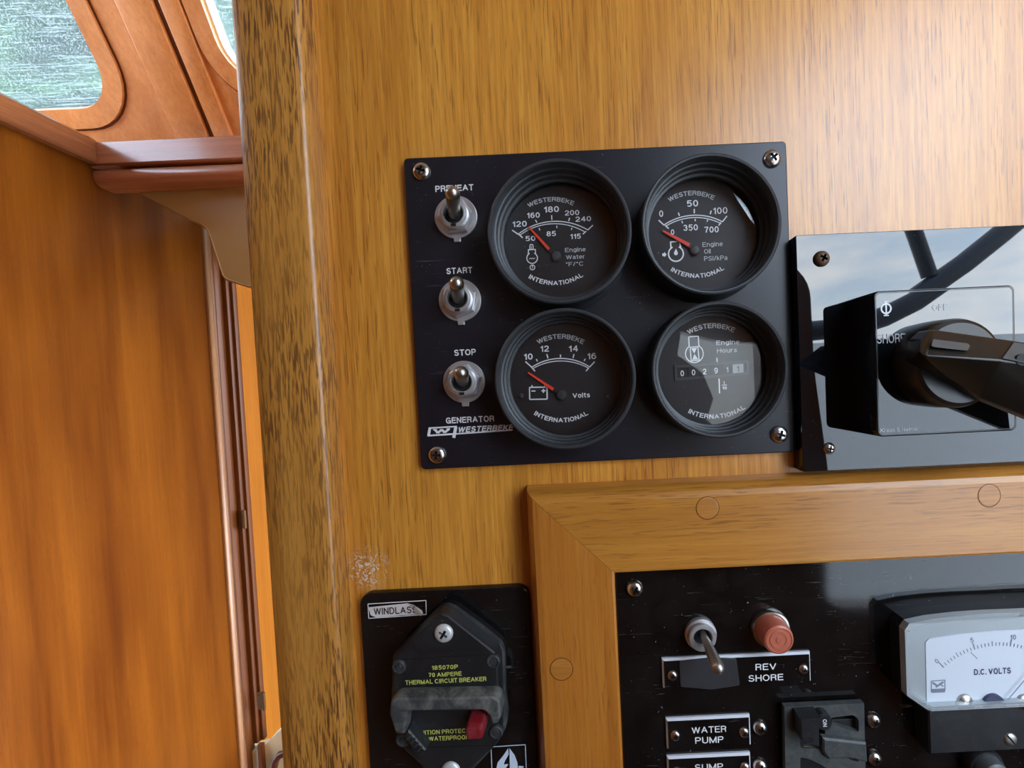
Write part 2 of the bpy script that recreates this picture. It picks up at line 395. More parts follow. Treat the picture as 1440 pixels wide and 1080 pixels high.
# ---------------------------------------------------------------- grotesque lettering, drawn as strokes on a unit cap height
def A_(cx, cy, rx, ry, d0, d1, k=10):
    return [(cx+rx*math.cos(math.radians(d0+(d1-d0)*i/k)), cy+ry*math.sin(math.radians(d0+(d1-d0)*i/k))) for i in range(k+1)]
X = .74                                    # x-height
GL = {
 'A': (.74, [[(0, 0), (.5, 1), (1, 0)], [(.19, .34), (.81, .34)]]),
 'B': (.60, [[(.62, .53), (0, .53), (0, 1), (.6, 1)]+A_(.6, .765, .36, .235, 90, -90), [(0, .53), (0, 0), (.62, 0)], A_(.62, .265, .38, .265, -90, 90)]),
 'C': (.68, [A_(.52, .5, .52, .5, 42, 318, 20)]),
 'D': (.64, [[(.4, 0), (0, 0), (0, 1), (.4, 1)]+A_(.4, .5, .6, .5, 90, -90, 14)]),
 'E': (.55, [[(1, 0), (0, 0), (0, 1), (1, 1)], [(0, .53), (.9, .53)]]),
 'F': (.52, [[(0, 0), (0, 1), (1, 1)], [(0, .52), (.88, .52)]]),
 'G': (.70, [A_(.5, .5, .5, .5, 42, 335, 20)+[(1, .45), (.55, .45)], [(1, .46), (1, 0)]]),
 'H': (.62, [[(0, 0), (0, 1)], [(1, 0), (1, 1)], [(0, .53), (1, .53)]]),
 'I': (.0, [[(0, 0), (0, 1)]]),
 'K': (.62, [[(0, 0), (0, 1)], [(0, .36), (.94, 1)], [(.34, .6), (1, 0)]]),
 'L': (.50, [[(0, 1), (0, 0), (1, 0)]]),
 'M': (.76, [[(0, 0), (0, 1), (.5, 0), (1, 1), (1, 0)]]),
 'N': (.62, [[(0, 0), (0, 1), (1, 0), (1, 1)]]),
 'O': (.72, [A_(.5, .5, .5, .5, 0, 360, 24)]),
 'P': (.58, [[(0, 0), (0, 1), (.62, 1)]+A_(.62, .73, .38, .27, 90, -90)+[(0, .46)]]),
 'R': (.60, [[(0, 0), (0, 1), (.6, 1)]+A_(.6, .75, .38, .25, 90, -90)+[(0, .5)], [(.6, .5)]+A_(.72, .3, .2, .2, 90, 10, 5)+[(.93, .1), (1, 0)]]),
 'S': (.60, [A_(.5, .74, .46, .26, 25, 180, 9)+A_(.5, .74, .46, .23, 190, 245, 3)+A_(.5, .26, .5, .25, 65, 0, 4)+A_(.5, .26, .5, .26, -10, -165, 10)]),
 'T': (.58, [[(0, 1), (1, 1)], [(.5, 1), (.5, 0)]]),
 'U': (.62, [[(0, 1), (0, .3)]+A_(.5, .3, .5, .3, 180, 360)+[(1, 1)]]),
 'V': (.70, [[(0, 1), (.5, 0), (1, 1)]]),
 'W': (1.02, [[(0, 1), (.25, 0), (.5, 1), (.75, 0), (1, 1)]]),
 'e': (.46, [[(0, .36), (1, .4)]+A_(.5, .37, .5, .37, 5, 320, 18)]),
 'n': (.44, [[(0, 0), (0, X)], [(0, .45)]+A_(.5, .47, .5, .27, 170, 0)+[(1, 0)]]),
 'g': (.46, [A_(.5, .38, .5, .36, 0, 360, 18), [(1, X), (1, 0)]+A_(.5, -.02, .5, .2, 0, -150, 8)]),
 'i': (.0, [[(0, 0), (0, X)], [(0, .93), (0, 1)]]),
 'a': (.46, [A_(.5, .56, .42, .18, 160, 0, 7)+[(.92, .15), (1, 0)], [(.92, .44), (.5, .4)]+A_(.4, .21, .4, .21, 100, 270, 7)+A_(.45, .25, .47, .25, -90, -10, 5)]),
 't': (.26, [[(.4, .95), (.4, .15), (.6, .01), (1, .01)], [(0, X), (1, X)]]),
 'r': (.26, [[(0, 0), (0, X)], [(0, .45), (.35, .68), (1, .72)]]),
 'l': (.0, [[(0, 0), (0, 1)]]),
 'o': (.48, [A_(.5, .37, .5, .37, 0, 360, 18)]),
 'u': (.44, [[(0, X), (0, .25)]+A_(.5, .25, .5, .25, 180, 350)+[(1, .3)], [(1, X), (1, 0)]]),
 's': (.42, [A_(.5, .55, .45, .19, 25, 180, 7)+A_(.5, .55, .45, .17, 200, 245, 3)+A_(.5, .19, .5, .18, 65, 0, 3)+A_(.5, .19, .5, .19, -10, -160, 7)]),
 'm': (.74, [[(0, 0), (0, X)], [(0, .5)]+A_(.25, .5, .25, .24, 160, 0)+[(.5, 0)], [(.5, .5)]+A_(.75, .5, .25, .24, 160, 0)+[(1, 0)]]),
 'k': (.42, [[(0, 0), (0, 1)], [(0, .3), (.9, X)], [(.35, .46), (1, 0)]]),
 '0': (.48, [A_(.5, .5, .5, .5, 0, 360, 22)]),
 '1': (.24, [[(0, .76), (.55, .8), (1, 1), (1, 0)]]),
 '2': (.48, [A_(.5, .72, .48, .28, 170, 0, 8)+[(.9, .52), (.1, .14), (0, 0), (1, 0)]]),
 '3': (.48, [A_(.5, .75, .44, .25, 160, -80, 10), A_(.5, .27, .5, .27, 90, -160, 12)]),
 '4': (.50, [[(.78, 0), (.78, 1), (0, .28), (1, .28)]]),
 '5': (.48, [[(.92, 1), (.16, 1), (.08, .52)]+A_(.48, .32, .52, .32, 128, -140, 14)]),
 '6': (.48, [A_(.5, .32, .5, .32, 0, 360, 18), A_(.56, .45, .56, .55, 175, 50, 9)]),
 '7': (.46, [[(0, 1), (1, 1), (.55, .45), (.35, 0)]]),
 '8': (.48, [A_(.5, .76, .43, .24, 0, 360, 16), A_(.5, .27, .5, .27, 0, 360, 18)]),
 '9': (.48, [A_(.5, .68, .5, .32, 0, 360, 18), A_(.44, .55, .56, .55, -5, -130, 9)]),
 '°': (.20, [A_(.5, .86, .5, .11, 0, 360, 10)]),
 '/': (.30, [[(0, -.04), (1, 1.04)]]),
 '.': (.0, [[(0, 0), (0, .04)]]),
 '&': (.62, [[(1, 0), (.2, .75)]+A_(.42, .82, .22, .18, 190, -60, 8)+[(.2, .46)]+A_(.38, .24, .36, .24, 140, 270, 6)+[(.6, .05), (.92, .42)]]),
}
_g = {}
def glyphs(st, bold, shear, spacing):
    key = (st, bold, shear, spacing)
    if key in _g: return _g[key]
    w = .125+bold*1.7; vs = []; fs = []; x = 0.
    for ch in st:
        if ch == ' ': x += .32; continue
        gw, strokes = GL[ch]; gw *= (1-w*.2)
        for st_ in strokes:
            P = [Vector((x+w/2+px*gw, w/2+py*(1-w))) for px, py in st_]
            for i in range(len(P)-1):
                a, b = P[i], P[i+1]; d = b-a
                if d.length < 1e-6: continue
                d.normalize(); e0 = w/2 if (i == 0 and False) else 0
                q = Vector((-d.y, d.x))*w/2
                # square off free vertical / horizontal ends so that caps reach the full height
                if len(st_) > 1 and i == 0: a = a-d*w*.5*(1 if abs(d.x) < .01 or abs(d.y) < .01 else .3)
                if i == len(P)-2: b = b+d*w*.5*(1 if abs(d.x) < .01 or abs(d.y) < .01 else .3)
                k = len(vs); vs += [a-q, b-q, b+q, a+q]; fs.append((k, k+1, k+2, k+3))
                if 0 < i:
                    k = len(vs); vs += [P[i]+Vector((math.cos(t*math.pi/4), math.sin(t*math.pi/4)))*w*.5 for t in range(8)]; fs.append(tuple(range(k, k+8)))
        x += gw+w+.13*spacing
    vs = [(p.x+shear*p.y, p.y) for p in vs]
    _g[key] = (vs, fs, (min(p[0] for p in vs), max(p[0] for p in vs)))
    return _g[key]
ORG = {}
def build(name, mb, mat, parent=None, label=None, flat=False, at_=None, kind=None):
    """link the collected shapes as ONE mesh object; coordinates are bulkhead millimetres unless at_ is given (then local)"""
    me = bpy.data.meshes.new(name)
    if at_ is not None: o0 = Vector((0, 0, 0))
    elif parent is not None: o0 = ORG[root_of(parent).name]
    else: o0 = Vector((0, 0, 0))
    me.from_pydata([((x-o0[0])*S, -(y-o0[1])*S, (z-o0[2])*S) for x, y, z in mb.v], [], mb.f)
    me.update()
    bm = bmesh.new(); bm.from_mesh(me); bmesh.ops.remove_doubles(bm, verts=bm.verts, dist=1e-7); bmesh.ops.recalc_face_normals(bm, faces=bm.faces); 
    if flat:
        for f in bm.faces:
            if f.normal.y > .5: f.normal_flip()
    bm.to_mesh(me); bm.free()
    if not flat:
        for p in me.polygons: p.use_smooth = abs(p.normal.y) < .99995
        me.set_sharp_from_angle(angle=math.radians(32))
        for p in me.polygons: p.use_smooth = abs(p.normal.y) < .9995
    me.materials.append(MATS[mat])
    o = bpy.data.objects.new(name, me); COL.objects.link(o)
    if parent is not None:
        o.parent = parent
        if at_ is not None:
            r = ORG[root_of(parent).name]; o.location = ((at_[0]-r[0])*S, -(at_[1]-r[1])*S, (at_[2]-r[2])*S)
    else:
        o.location = wpos(*(at_ if at_ is not None else (0, 0, 0)))
        if at_ is None:
            # put the origin at the centre of the piece
            c = sum((v.co for v in me.vertices), Vector())/max(1, len(me.vertices))
            for v in me.vertices: v.co -= c
            o.location = wpos(0, 0, 0)+c
            ORG[o.name] = Vector((c.x/S, -c.y/S, c.z/S))
    if label: o['label'] = label
    if kind: o['kind'] = kind
    return o
def root_of(o):
    while o.parent is not None: o = o.parent
    return o
def thing(name, label, cat, org, group=None):
    o = bpy.data.objects.new(name, None); COL.objects.link(o); o.empty_display_size = .01
    o.location = wpos(*org); o['label'] = label; o['category'] = cat
    if group: o['group'] = group
    ORG[o.name] = Vector(org); return o
def tag(o, label, cat, group=None, kind=None):
    o['label'] = label; o['category'] = cat
    if group: o['group'] = group
    if kind: o['kind'] = kind
def struct(name, mb, mat, **k): return build(name, mb, mat, kind='structure', **k)
# ---------------------------------------------------------------- screw heads (shared meshes)
def screw_head(r, hgt, style='phillips'):
    mb = MB(); vs = []; fs = []; NR, NA = 18, 72
    vs.append((0, 0, 0)); 
    for i in range(1, NR+1):
        rr = r*i/NR
        for k in range(NA):
            a = 2*math.pi*k/NA; x, y = rr*math.cos(a), rr*math.sin(a)
            vs.append((x, 0, y))
    def hh(x, y):
        q = math.hypot(x, y)/r; z = hgt*math.sqrt(max(0, 1-q**2.6))
        w = .12*r; L = .47*r
        if style == 'phillips': inside = (abs(x) < w and abs(y) < L) or (abs(y) < w and abs(x) < L)
        else: inside = abs(y) < w*.9 and q < .97
        if inside: z -= hgt*.75*(1-.5*q)
        return max(z, 0.)
    vs = [(x, hh(x, y), y) for x, _, y in vs]
    for k in range(NA): fs.append((0, 1+k, 1+(k+1) % NA))
    for i in range(NR-1):
        for k in range(NA):
            a, b = 1+i*NA+k, 1+i*NA+(k+1) % NA; fs.append((a, b, b+NA, a+NA))
    mb.add(vs, fs); return mb
_sm = {}
def screw(parent, px, py, n, r, hgt, mat='steel', ang=0., style='phillips', label=None):
    u, v = at(px, py, n+hgt*.5); key = (r, hgt, mat, style)
    if key in _sm:
        o = bpy.data.objects.new('screw', _sm[key]); COL.objects.link(o); o.parent = parent
        rt = ORG[root_of(parent).name]; o.location = ((u-rt[0])*S, -(n-rt[1])*S, (v-rt[2])*S)
    else:
        o = build('screw', screw_head(r, hgt, style), mat, parent, at_=(u, n, v)); _sm[key] = o.data
        o.data.materials.append(MATS['recess_shade']); w_ = .13*r*S; L_ = .48*r*S
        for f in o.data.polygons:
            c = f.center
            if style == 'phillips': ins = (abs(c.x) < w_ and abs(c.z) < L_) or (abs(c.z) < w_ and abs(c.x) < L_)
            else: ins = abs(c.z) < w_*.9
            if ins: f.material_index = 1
    o.rotation_euler = (0, ang, 0)
    if label: o['label'] = label
    return o
# =====================================================================
# THE SETTING
# =====================================================================
UL = -650.0                                   # left bulkhead of the passage
def hu(px, py, u): p = hit(px, py, (u, 0, 0), (1, 0, 0)); return p
corner = hu(133, 212, UL+10); NB = corner[1]            # beam face
edge = hu(300, 500, UL); NE = edge[1]                   # forward edge of that bulkhead
VT = hu(66, 160, UL+12)[2]; VBOT = hu(66, 197, UL+12)[2]  # rail top and underside
FLOOR = -EYE; CEIL = 760.0; AFT = 560.0
# main bulkhead
struct('wall_front', MB().box(at(452, 0, 0)[0]-9, 1500, -22, 0, FLOOR, CEIL), 'teak_bulkhead')
# end post with rounded corners
ul, ur = at(368, 720, 10)[0], at(487, 720, 0)[0]
post = [(ul, -60), (ul, 6), (ul+1.2, 9), (ul+4, 10.3), (ul+8, 10.6), (ur-4.6, 10.6), (ur-2.8, 10.2), (ur-1.4, 9.2), (ur-.6, 7.8), (ur-.4, 6.4), (ur-.4, 0), (ur-.4, -60)]
mb = MB(); K = len(post)
mb.add([(u, n, FLOOR) for u, n in post]+[(u, n, CEIL) for u, n in post], [(i, (i+1) % K, K+(i+1) % K, K+i) for i in range(K)]+[tuple(range(K))[::-1], tuple(range(K, 2*K))])
struct('trim_1', mb, 'teak_post')
# left bulkhead, its pale edge strip and capping rail
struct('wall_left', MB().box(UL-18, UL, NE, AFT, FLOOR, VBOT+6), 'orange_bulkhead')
mb = MB(); mb.prism([(UL-20, NE-5), (UL+3, NE-5), (UL+5, NE-2), (UL+5, NE+6), (UL+3, NE+8), (UL-20, NE+8)], [(0, 0), (0, 1)])
mb.v = [(u, v, FLOOR+k*(VBOT-FLOOR-8)) for (u, k, v) in mb.v]
struct('trim_2', mb, 'pale_edge_teak')
prof = [(UL-40, VBOT), (UL+9, VBOT), (UL+12, VBOT+3), (UL+12, VT-4), (UL+8, VT), (UL-40, VT)]
mb = MB(); K = len(prof)
mb.add([(u, NB-2, v) for u, v in prof]+[(u, AFT, v) for u, v in prof], [(i, (i+1) % K, K+(i+1) % K, K+i) for i in range(K)]+[tuple(range(K))[::-1], tuple(range(K, 2*K))])
struct('trim_3', mb, 'varnished_rail')
# cross beams under the windscreen: a square sill over a rounded beam
y1, y2, y3 = at(240, 193, NB)[1], at(240, 228, NB)[1], at(240, 265, NB-24)[1]
def xbeam(profile, u0, u1):
    K = len(profile); m = MB()
    return m.add([(u0, n, v) for n, v in profile]+[(u1, n, v) for n, v in profile], [(i, (i+1) % K, K+(i+1) % K, K+i) for i in range(K)]+[tuple(range(K))[::-1], tuple(range(K, 2*K))])
struct('trim_4', xbeam([(NB-60, y2), (NB-2, y2), (NB, y2+2.5), (NB, y1-2.5), (NB-3, y1), (NB-60, y1)], UL-200, 300), 'varnished_mahogany')
hb = y2-.5-y3
struct('trim_5', xbeam([(NB-32, y2-.5), (NB-11, y2-.5), (NB-6, y2-.14*hb), (NB-4, y2-.4*hb), (NB-5, y2-.72*hb), (NB-9, y3+.06*hb), (NB-16, y3), (NB-32, y3)], UL+1, 300), 'varnished_mahogany')
# cream moulded lining under the beams
NF = NB-34
fp = [at(*p, NF) for p in ((176, 262), (232, 292), (268, 311), (280, 316), (288, 322), (293, 332), (302, 360), (311, 388), (316, 394), (344, 403), (420, 420), (420, 262))]
mb = MB(); mb.prism(fp, [(0, NF-26), (0, NF-2.5), (.8, NF-.8), (2.6, NF), (3.2, NF-.6), (3.8, NF-.6)])
tag_o = build('cream_lining', mb, 'cream', kind='structure'); tag_o.name = 'trim_6'
# ---- raked windscreen: plane through the back of the sill, leaning towards the viewer with height
A = hit(290, 191, (0, NB-52, 0), (0, 1, 0))
B = hit(210, 0, A, (1, 0, 0))                       # same u, higher: gives the rake
UP = (B-A).normalized(); UX = Vector((1, 0, 0)); NW = UX.cross(UP).normalized()
if NW[1] < 0: NW = -NW
def wp(px, py, off=0.):
    p = hit(px, py, A+NW*off, NW)-A; return (p.dot(UX), p.dot(UP))
def wmb(mb):                                         # (a, off, b) -> place
    mb.v = [tuple(A+UX*a+NW*o+UP*b) for a, o, b in mb.v]; return mb
r1, bt = wp(104, 20)[0], wp(95, 154)[1]
r1b = wp(143, 92)[0]; r1 = (r1+r1b)/2
w1 = rrect(r1-260, bt+170, 520, 340, 52, 9)
l2 = wp(307, 60)[0]; b2 = wp(330, 118)[1]
w2 = rrect(l2+260, b2+170, 520, 340, 50, 9)
outer = [(-900, -30), (1000, -30), (1000, 420), (-900, 420)]
dw = build('windscreen_board', wmb(MB().plate(outer, [w1, w2], -22, 0)), 'salmon_teak', kind='structure'); dw.name = 'wall_back'
for i, w in enumerate((w1, w2)):
    o1 = offset_poly(ccw(w), -24); o2 = offset_poly(ccw(w), -1.5); o3 = offset_poly(ccw(w), 2.5)
    mb = MB().plate(o1, [w], 0, 4.5); fr = struct('window_%d' % (i+1), wmb(mb), 'salmon_teak')
    build('groove', wmb(MB().plate(offset_poly(ccw(w), -26.5), [offset_poly(ccw(w), -24)], .1, .8)), 'dark_teak', fr)
    build('sunlit_edge', wmb(MB().plate(offset_poly(ccw(w), -.2), [o3], -20, -3)), 'sunlit_white', fr, 'frame edge round the pane, whitened to stand for sunlight')  # sun on the window frame, put into the colour as white
    build('pane', wmb(MB().slab(o3, -14, -8, 0)), 'crazed_acrylic', fr, 'crazed clear pane')
# battens between the two windows
g0, g1 = wp(283, 160)[0], wp(291, 160)[0]
for i, (a, b_, h, m) in enumerate(((wp(246, 180)[0], g0, 7, 'salmon_teak'), (g0+.3, g1, 2, 'dark_teak'), (g1+.3, l2-27.5, 6, 'salmon_teak'))):
    pr = [(a, -28), (b_, -28), (b_, 420), (a, 420)]
    struct('trim_%d' % (7+i), wmb(MB().slab(pr, .05, h, 1.2)), m)
# forward: door frame strips, hinges, amber door, pale lining low down
def vbox(x0, x1, ny, n0, th, v0, v1, mat, name, par=None, ref=450):
    a, b = at(x0, ref, n0)[0], at(x1, ref, n0)[0]
    return build(name, MB().slab([(a, v0), (b, v0), (b, v1), (a, v1)], n0-th, n0, 1.5), mat, par)
vb = at(360, 1046, NE-40)[1]
fr = vbox(290, 305, 0, NE-24, 20, vb-300, VBOT-20, 'dark_teak', 'trim_10'); fr['kind'] = 'structure'
d1 = vbox(309.5, 321, 0, NE-40, 18, vb, VBOT-20, 'dark_teak', 'door_1'); d1['kind'] = 'structure'
vbox(321.3, 330, 0, NE-48, 10, vb, VBOT-20, 'dark_teak', 'rebate', d1)
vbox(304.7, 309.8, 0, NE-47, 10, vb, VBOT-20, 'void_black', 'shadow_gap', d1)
for (px, py) in ((341, 730), (368, 985)):
    u, v = at(px, py, NE-40)
    hg = build('hinge', MB().slab(rrect(u, v, 15, 34, 1), NE-40, NE-38.4, .4), 'brass', d1)
    build('hinge_knuckle', MB().tube([(u+6, NE-37, v-17), (u+6, NE-37, v+17)], 2.6, 12), 'brass', hg)
    for k in (-1, 1): build('hinge_screw', MB().lathe(u-3, v+k*10, [(2.2, NE-38.6), (2., NE-38), (.8, NE-37.7)], 14), 'brass', hg)
ua = at(326, 450, NE-400)[0]
struct('door_2', MB().slab([(ua-60, FLOOR), (ua+700, FLOOR), (ua+700, VBOT+60), (ua-60, VBOT+60)], NE-420, NE-400, 1), 'amber_door')
cp = [at(*p, NE-36) for p in ((340, 1062), (356, 1056), (370, 1052), (378, 1042), (388, 1032), (400, 1022), (460, 1015), (460, 1400), (340, 1400))]
struct('trim_11', MB().slab(cp, NE-60, NE-36, 1.5), 'cream_pale')
u, v = at(366, 1060, NE-30)
struct('trim_12', MB().slab([(u-6, v-200), (u+6, v-200), (u+5, v+18), (u-4, v+18)], NE-36, NE-28, 1.5), 'dark_teak')
u, v = at(384, 1080, NE-25)
bm_ = MB().tube([(u-6, NE-26, v-160), (u-3, NE-26, v-40), (u, NE-26, v-4), (u+5, NE-26, v+14), (u+14, NE-26, v+24), (u+30, NE-26, v+28)], 6.5, 14)
cable = build('hose', bm_, 'dark_leather'); tag(cable, 'dark maroon hose bending behind the foot of the post, at the bottom edge', 'hose')
# floor, ceiling, aft bulkhead with the companionway, right side
struct('floor', MB().box(-1000, 1520, -1500, AFT+40, FLOOR-30, FLOOR), 'sole')
struct('ceiling', MB().box(-1000, 1520, NB+260, AFT+40, CEIL, CEIL+30), 'headliner')
struct('wall_right', MB().box(1500, 1520, -22, AFT, FLOOR, CEIL), 'salmon_teak')
def mm(*pts): return [at(x, y, -AFT) for x, y in pts]
door_hole = mm((1158, 850), (1158, 665), (1138, 520), (1132, 400), (1062, 330), (1000, 235), (985, 180), (1120, 90), (1235, -20), (1300, -75), (1530, -75), (1530, 850))
win_hole = mm((990, 590), (1000, 560), (985, 525), (950, 500), (955, 468), (1010, 480), (1064, 483), (1068, 600), (1020, 612))
floor_clip = FLOOR+200
door_hole = [(min(u, 1420), min(CEIL-25, max(v, floor_clip))) for u, v in door_hole]
ab = build('aft_bulkhead', MB().plate([(-1000, FLOOR), (1520, FLOOR), (1520, CEIL), (-1000, CEIL)], [round_poly(door_hole, 25, 4), win_hole], AFT, AFT+30), 'aft_teak', kind='structure'); ab.name = 'wall_aft'
wsd = MB().plate([(NB-10, VT-30), (AFT+30, VT-30), (AFT+30, CEIL), (NB-10, CEIL)], [[(NB+60, VT+40), (200, VT+40), (200, CEIL-60), (NB+60, CEIL-60)]], -1000, -980)  # unseen side wall; its opening is added to light the windscreen board
wsd.v = [(n_, u_, v_) for u_, n_, v_ in wsd.v]
struct('wall_outboard', wsd, 'salmon_teak'); bpy.data.objects['wall_outboard'].name = 'wall_side'
struct('side_deck_shelf', MB().box(-980, UL-30, NB-10, AFT, VT-50, VT-20), 'salmon_teak').name = 'trim_14'
struct('fore_deck', MB().box(-1000, 1520, NE-355, NB-70, VT-20, VT), 'headliner').name = 'trim_15'  # unseen deck, cut short so that skylight falls on the amber door
struct('light_baffle', MB().box(UL-20, 300, NE-75, NE-60, VBOT-70, VT-20), 'dark_teak').name = 'trim_16'  # unseen board added to keep that skylight off the left bulkhead
struct('partition', MB().box(UL-300, at(318, 450, NE-58)[0], NE-70, NE-60, FLOOR, VT-20), 'dark_teak').name = 'trim_17'
# outside, aft: cockpit coaming, awning tubes, quay; forward: tree
cv_ = at(1250, 478, -2400)[1]
struct('cockpit_coaming', MB().slab(rrect(1200, (cv_-1450)/2, 6400, cv_+1450, 60), 2400, 2460, 10), 'gelcoat').name = 'trim_13'
lk0, lk1 = at(940, 400, -1700), at(1069, 640, -1700)
lk = build('cockpit_locker', MB().slab([(lk0[0], FLOOR), (lk1[0]+60, FLOOR), (lk1[0]+60, lk0[1]), (lk0[0], lk0[1])], 1700, 1900, 8), 'cream_locker')
tag(lk, 'cream cockpit locker seen only as a pale reflection in the hours gauge', 'locker')
struct('quay', MB().box(-20000, 20000, -20000, 20000, FLOOR-700, FLOOR-650), 'quay').name = 'ground'
NT = 1350
def mt(x, y): u, v = at(x, y, -NT); return (u, NT, v)
aw = build('awning_tube', MB().tube([mt(*p) for p in ((1020, 445), (1080, 462), (1140, 466), (1190, 461), (1230, 448), (1270, 428), (1310, 400), (1350, 372), (1400, 332), (1450, 290), (1560, 190))], 33, 16), 'black_tube')
tag(aw, 'dark curved awning tube seen mirrored in the glossy switch panel', 'tube')
build('strut', MB().tube([mt(*p) for p in ((1262, 280), (1283, 335), (1302, 390))], 24, 14), 'black_tube', aw)
cen = EY+ray(20, 30).normalized()*3600
def blob_tree(c, R, name, label, mat, n, rn):
    rnd = random.Random(rn); vs = []; fs = []
    for i in range(n):
        d = Vector((rnd.gauss(0, 1), rnd.gauss(0, 1), rnd.gauss(0, 1))).normalized()*R*(rnd.random()**.4); d.z *= .75
        p = c+d; s = rnd.uniform(60, 120)
        a = Vector((rnd.gauss(0, 1), rnd.gauss(0, 1), rnd.gauss(0, 1))).normalized(); b = a.orthogonal().normalized()
        k = len(vs); vs += [p-a*s, p+b*s*.45, p+a*s, p-b*s*.45]; fs.append((k, k+1, k+2, k+3))
    t = thing(name, label, 'tree', tuple(c-Vector((0, 0, 1500))))
    build('foliage', MB().add(vs, fs), mat, t, flat=True, kind='stuff')
    build('trunk', MB().tube([tuple(c-Vector((0, 0, 2000+c[2]+EYE-1400))), tuple(c-Vector((0, 60, 300)))], [110, 60], 12), 'bark', t)
blob_tree(cen+Vector((-250, 0, -350)), 1700, 'tree', 'green leafy tree outside the crazed left window', 'leaf_green', 9000, 3)
blob_tree(cen*1.0+ray(95, 20).normalized()*3000, 900, 'tree', 'yellow-green leafy tree outside, right of the green one', 'leaf_yellow', 2500, 5)
uc = sum(p[0] for p in door_hole)/len(door_hole)
us = [p[0] for p in door_hole]; vs_ = [p[1] for p in door_hole]
portal('portal_aft', (min(us)+max(us))/2, AFT+5, (min(vs_)+max(vs_))/2, max(us)-min(us), max(vs_)-min(vs_), (0, 1, 0))
# =====================================================================
# GENERATOR PANEL
# =====================================================================
def label_px(mb, st, px, py, cap_px, n, bold=.02, width_px=None, k=None, **kw):
    """lettering centred on a point of a face n mm proud; sizes given as seen on that face"""
    u, v = at(px, py, n); s = (H-n)/F_PX
    mb.text(st, u, v, cap_px*s, n, bold=bold, width=None if width_px is None else width_px*s, **kw); return mb
gu0, gu1, gv1, gv0 = -67.99, 89.73, 95.17, -33.65
P = thing('generator_panel', 'black generator panel holding four round gauges and three toggle switches', 'panel', ((gu0+gu1)/2, 0, (gv0+gv1)/2))
build('plate', MB().slab(rrect((gu0+gu1)/2, (gv0+gv1)/2, gu1-gu0, gv1-gv0, 1.8, 4), 0, 3, .5), 'panel_black', P)
NP = 3.0
for px, py, a in ((592, 240, .3), (1087, 222, .9), (614, 640, .05), (1097, 611, .35)): screw(P, px, py, NP, 3.75, 2.1, ang=a)
for st, px, py, w in (('PREHEAT', 639, 264.5, 53), ('START', 646, 380.5, 36), ('STOP', 654, 495.5, 30.5), ('GENERATOR', 661, 590, 68)):
    mb = label_px(MB(), st, px, py, 8.6, NP+.06, .035, w); build('lettering', mb, 'print_white', P, flat=True)
mb = label_px(MB(), 'WESTERBEKE', 684, 602.5, 8.2, NP+.06, .05, 78, shear=.25)
def gp(x, y): return at(590+x/10.286, 570+y/10.286, NP)
for a, b, w in (((520, 413), (1345, 357), .55), ((115, 438), (520, 413), .7), ((130, 330), (540, 305), .6)): mb.line(gp(*a), gp(*b), w, NP+.02)
for a, b, w in (((150, 330), (130, 438), 1.1), ((525, 310), (495, 470), 1.3), ((225, 352), (265, 400), 1.), ((265, 400), (320, 350), .9), ((320, 350), (365, 392), 1.), ((365, 392), (430, 340), .9), ((195, 352), (250, 350), .5), ((390, 342), (440, 338), .5)):
    mb.line(gp(*a), gp(*b), w, NP+.02)
build('lettering', mb, 'print_white', P, label='white maker name and boxed W emblem', flat=True)
# locating holes below the switches
for px, py in ((642, 339.5), (650, 454), (656, 569.5)):
    u, v = at(px, py, NP); build('locating_hole', MB().lathe(u, v, [(1.15, NP), (1.15, NP+.05)], 16), 'void_black', P)
# ---------------------------------------------------------------- toggle switches on it
def toggle(px, py, tx, ty, label, rot=0.):
    u, v = at(px, py, NP+1); t = thing('toggle_switch', label, 'switch', (u, NP, v), 'toggle switches on the generator panel')
    N = NP
    w = circle(u, v, 8.75, 44, -math.pi/2+.17, 1.5*math.pi-.17)
    w = w+[(u-1.35, v-10.2), (u+1.35, v-10.2)]
    build('washer', MB().slab(ccw(w), N+.02, N+1.0, .25), 'nickel', t)
    hx = [(u+7.6*math.cos(math.pi/3*k+rot), v+7.6*math.sin(math.pi/3*k+rot)) for k in range(6)]
    build('nut', MB().prism(hx, [(0, N+1), (0, N+2.6), (.6, N+3.1), (1.5, N+3.2)]), 'nickel', t)
    b = MB(); 
    prof = [(5.9, N+3.1)]
    for k in range(4): prof += [(5.9, N+3.3+k*.55), (5.55, N+3.55+k*.55)]
    prof += [(5.5, N+5.4), (4.5, N+5.6), (4.0, N+5.2), (3.9, N+3.3), (2.0, N+3.25)]
    build('bushing', b.lathe(u, v, prof, 40, True, True), 'nickel', t)
    build('bushing_bore', MB().lathe(u, v, [(3.85, N+3.35), (3.85, N+3.5)], 24), 'void_black', t)
    build('key_slot', MB().box(u-1.0, u+1.0, N+5.0, N+5.75, v-5.3, v-4.2), 'void_black', t)
    a = Vector((u, N+3.3, v+.2)); tu, tv = at(tx, ty, N+19.5); b2 = Vector((tu, N+19.5, tv)); d = (b2-a); L = d.length; d.normalize()
    pts = [a, a+d*1.5, a+d*2., a+d*2.5, a+d*4, a+d*(L*.8)]; rr = [2.3, 2.3, 2.0, 2.45, 2.5, 2.72]
    for k in range(0, 7):
        t_ = k/6*math.pi/2; pts.append(a+d*(L-2.75+2.75*math.sin(t_))); rr.append(max(.12, 2.78*math.cos(t_)))
    build('lever', MB().tube(pts, rr, 24), 'nickel_lever', t)
    return t
toggle(641, 305, 636, 266, 'nickel toggle switch at the PREHEAT legend, uppermost on the generator panel', .1)
toggle(646.5, 422, 641.8, 394.5, 'nickel toggle switch under the START legend, middle one on the generator panel', .35)
toggle(652.5, 537, 648, 522.5, 'nickel toggle switch under the STOP legend, lowest on the generator panel', .22)
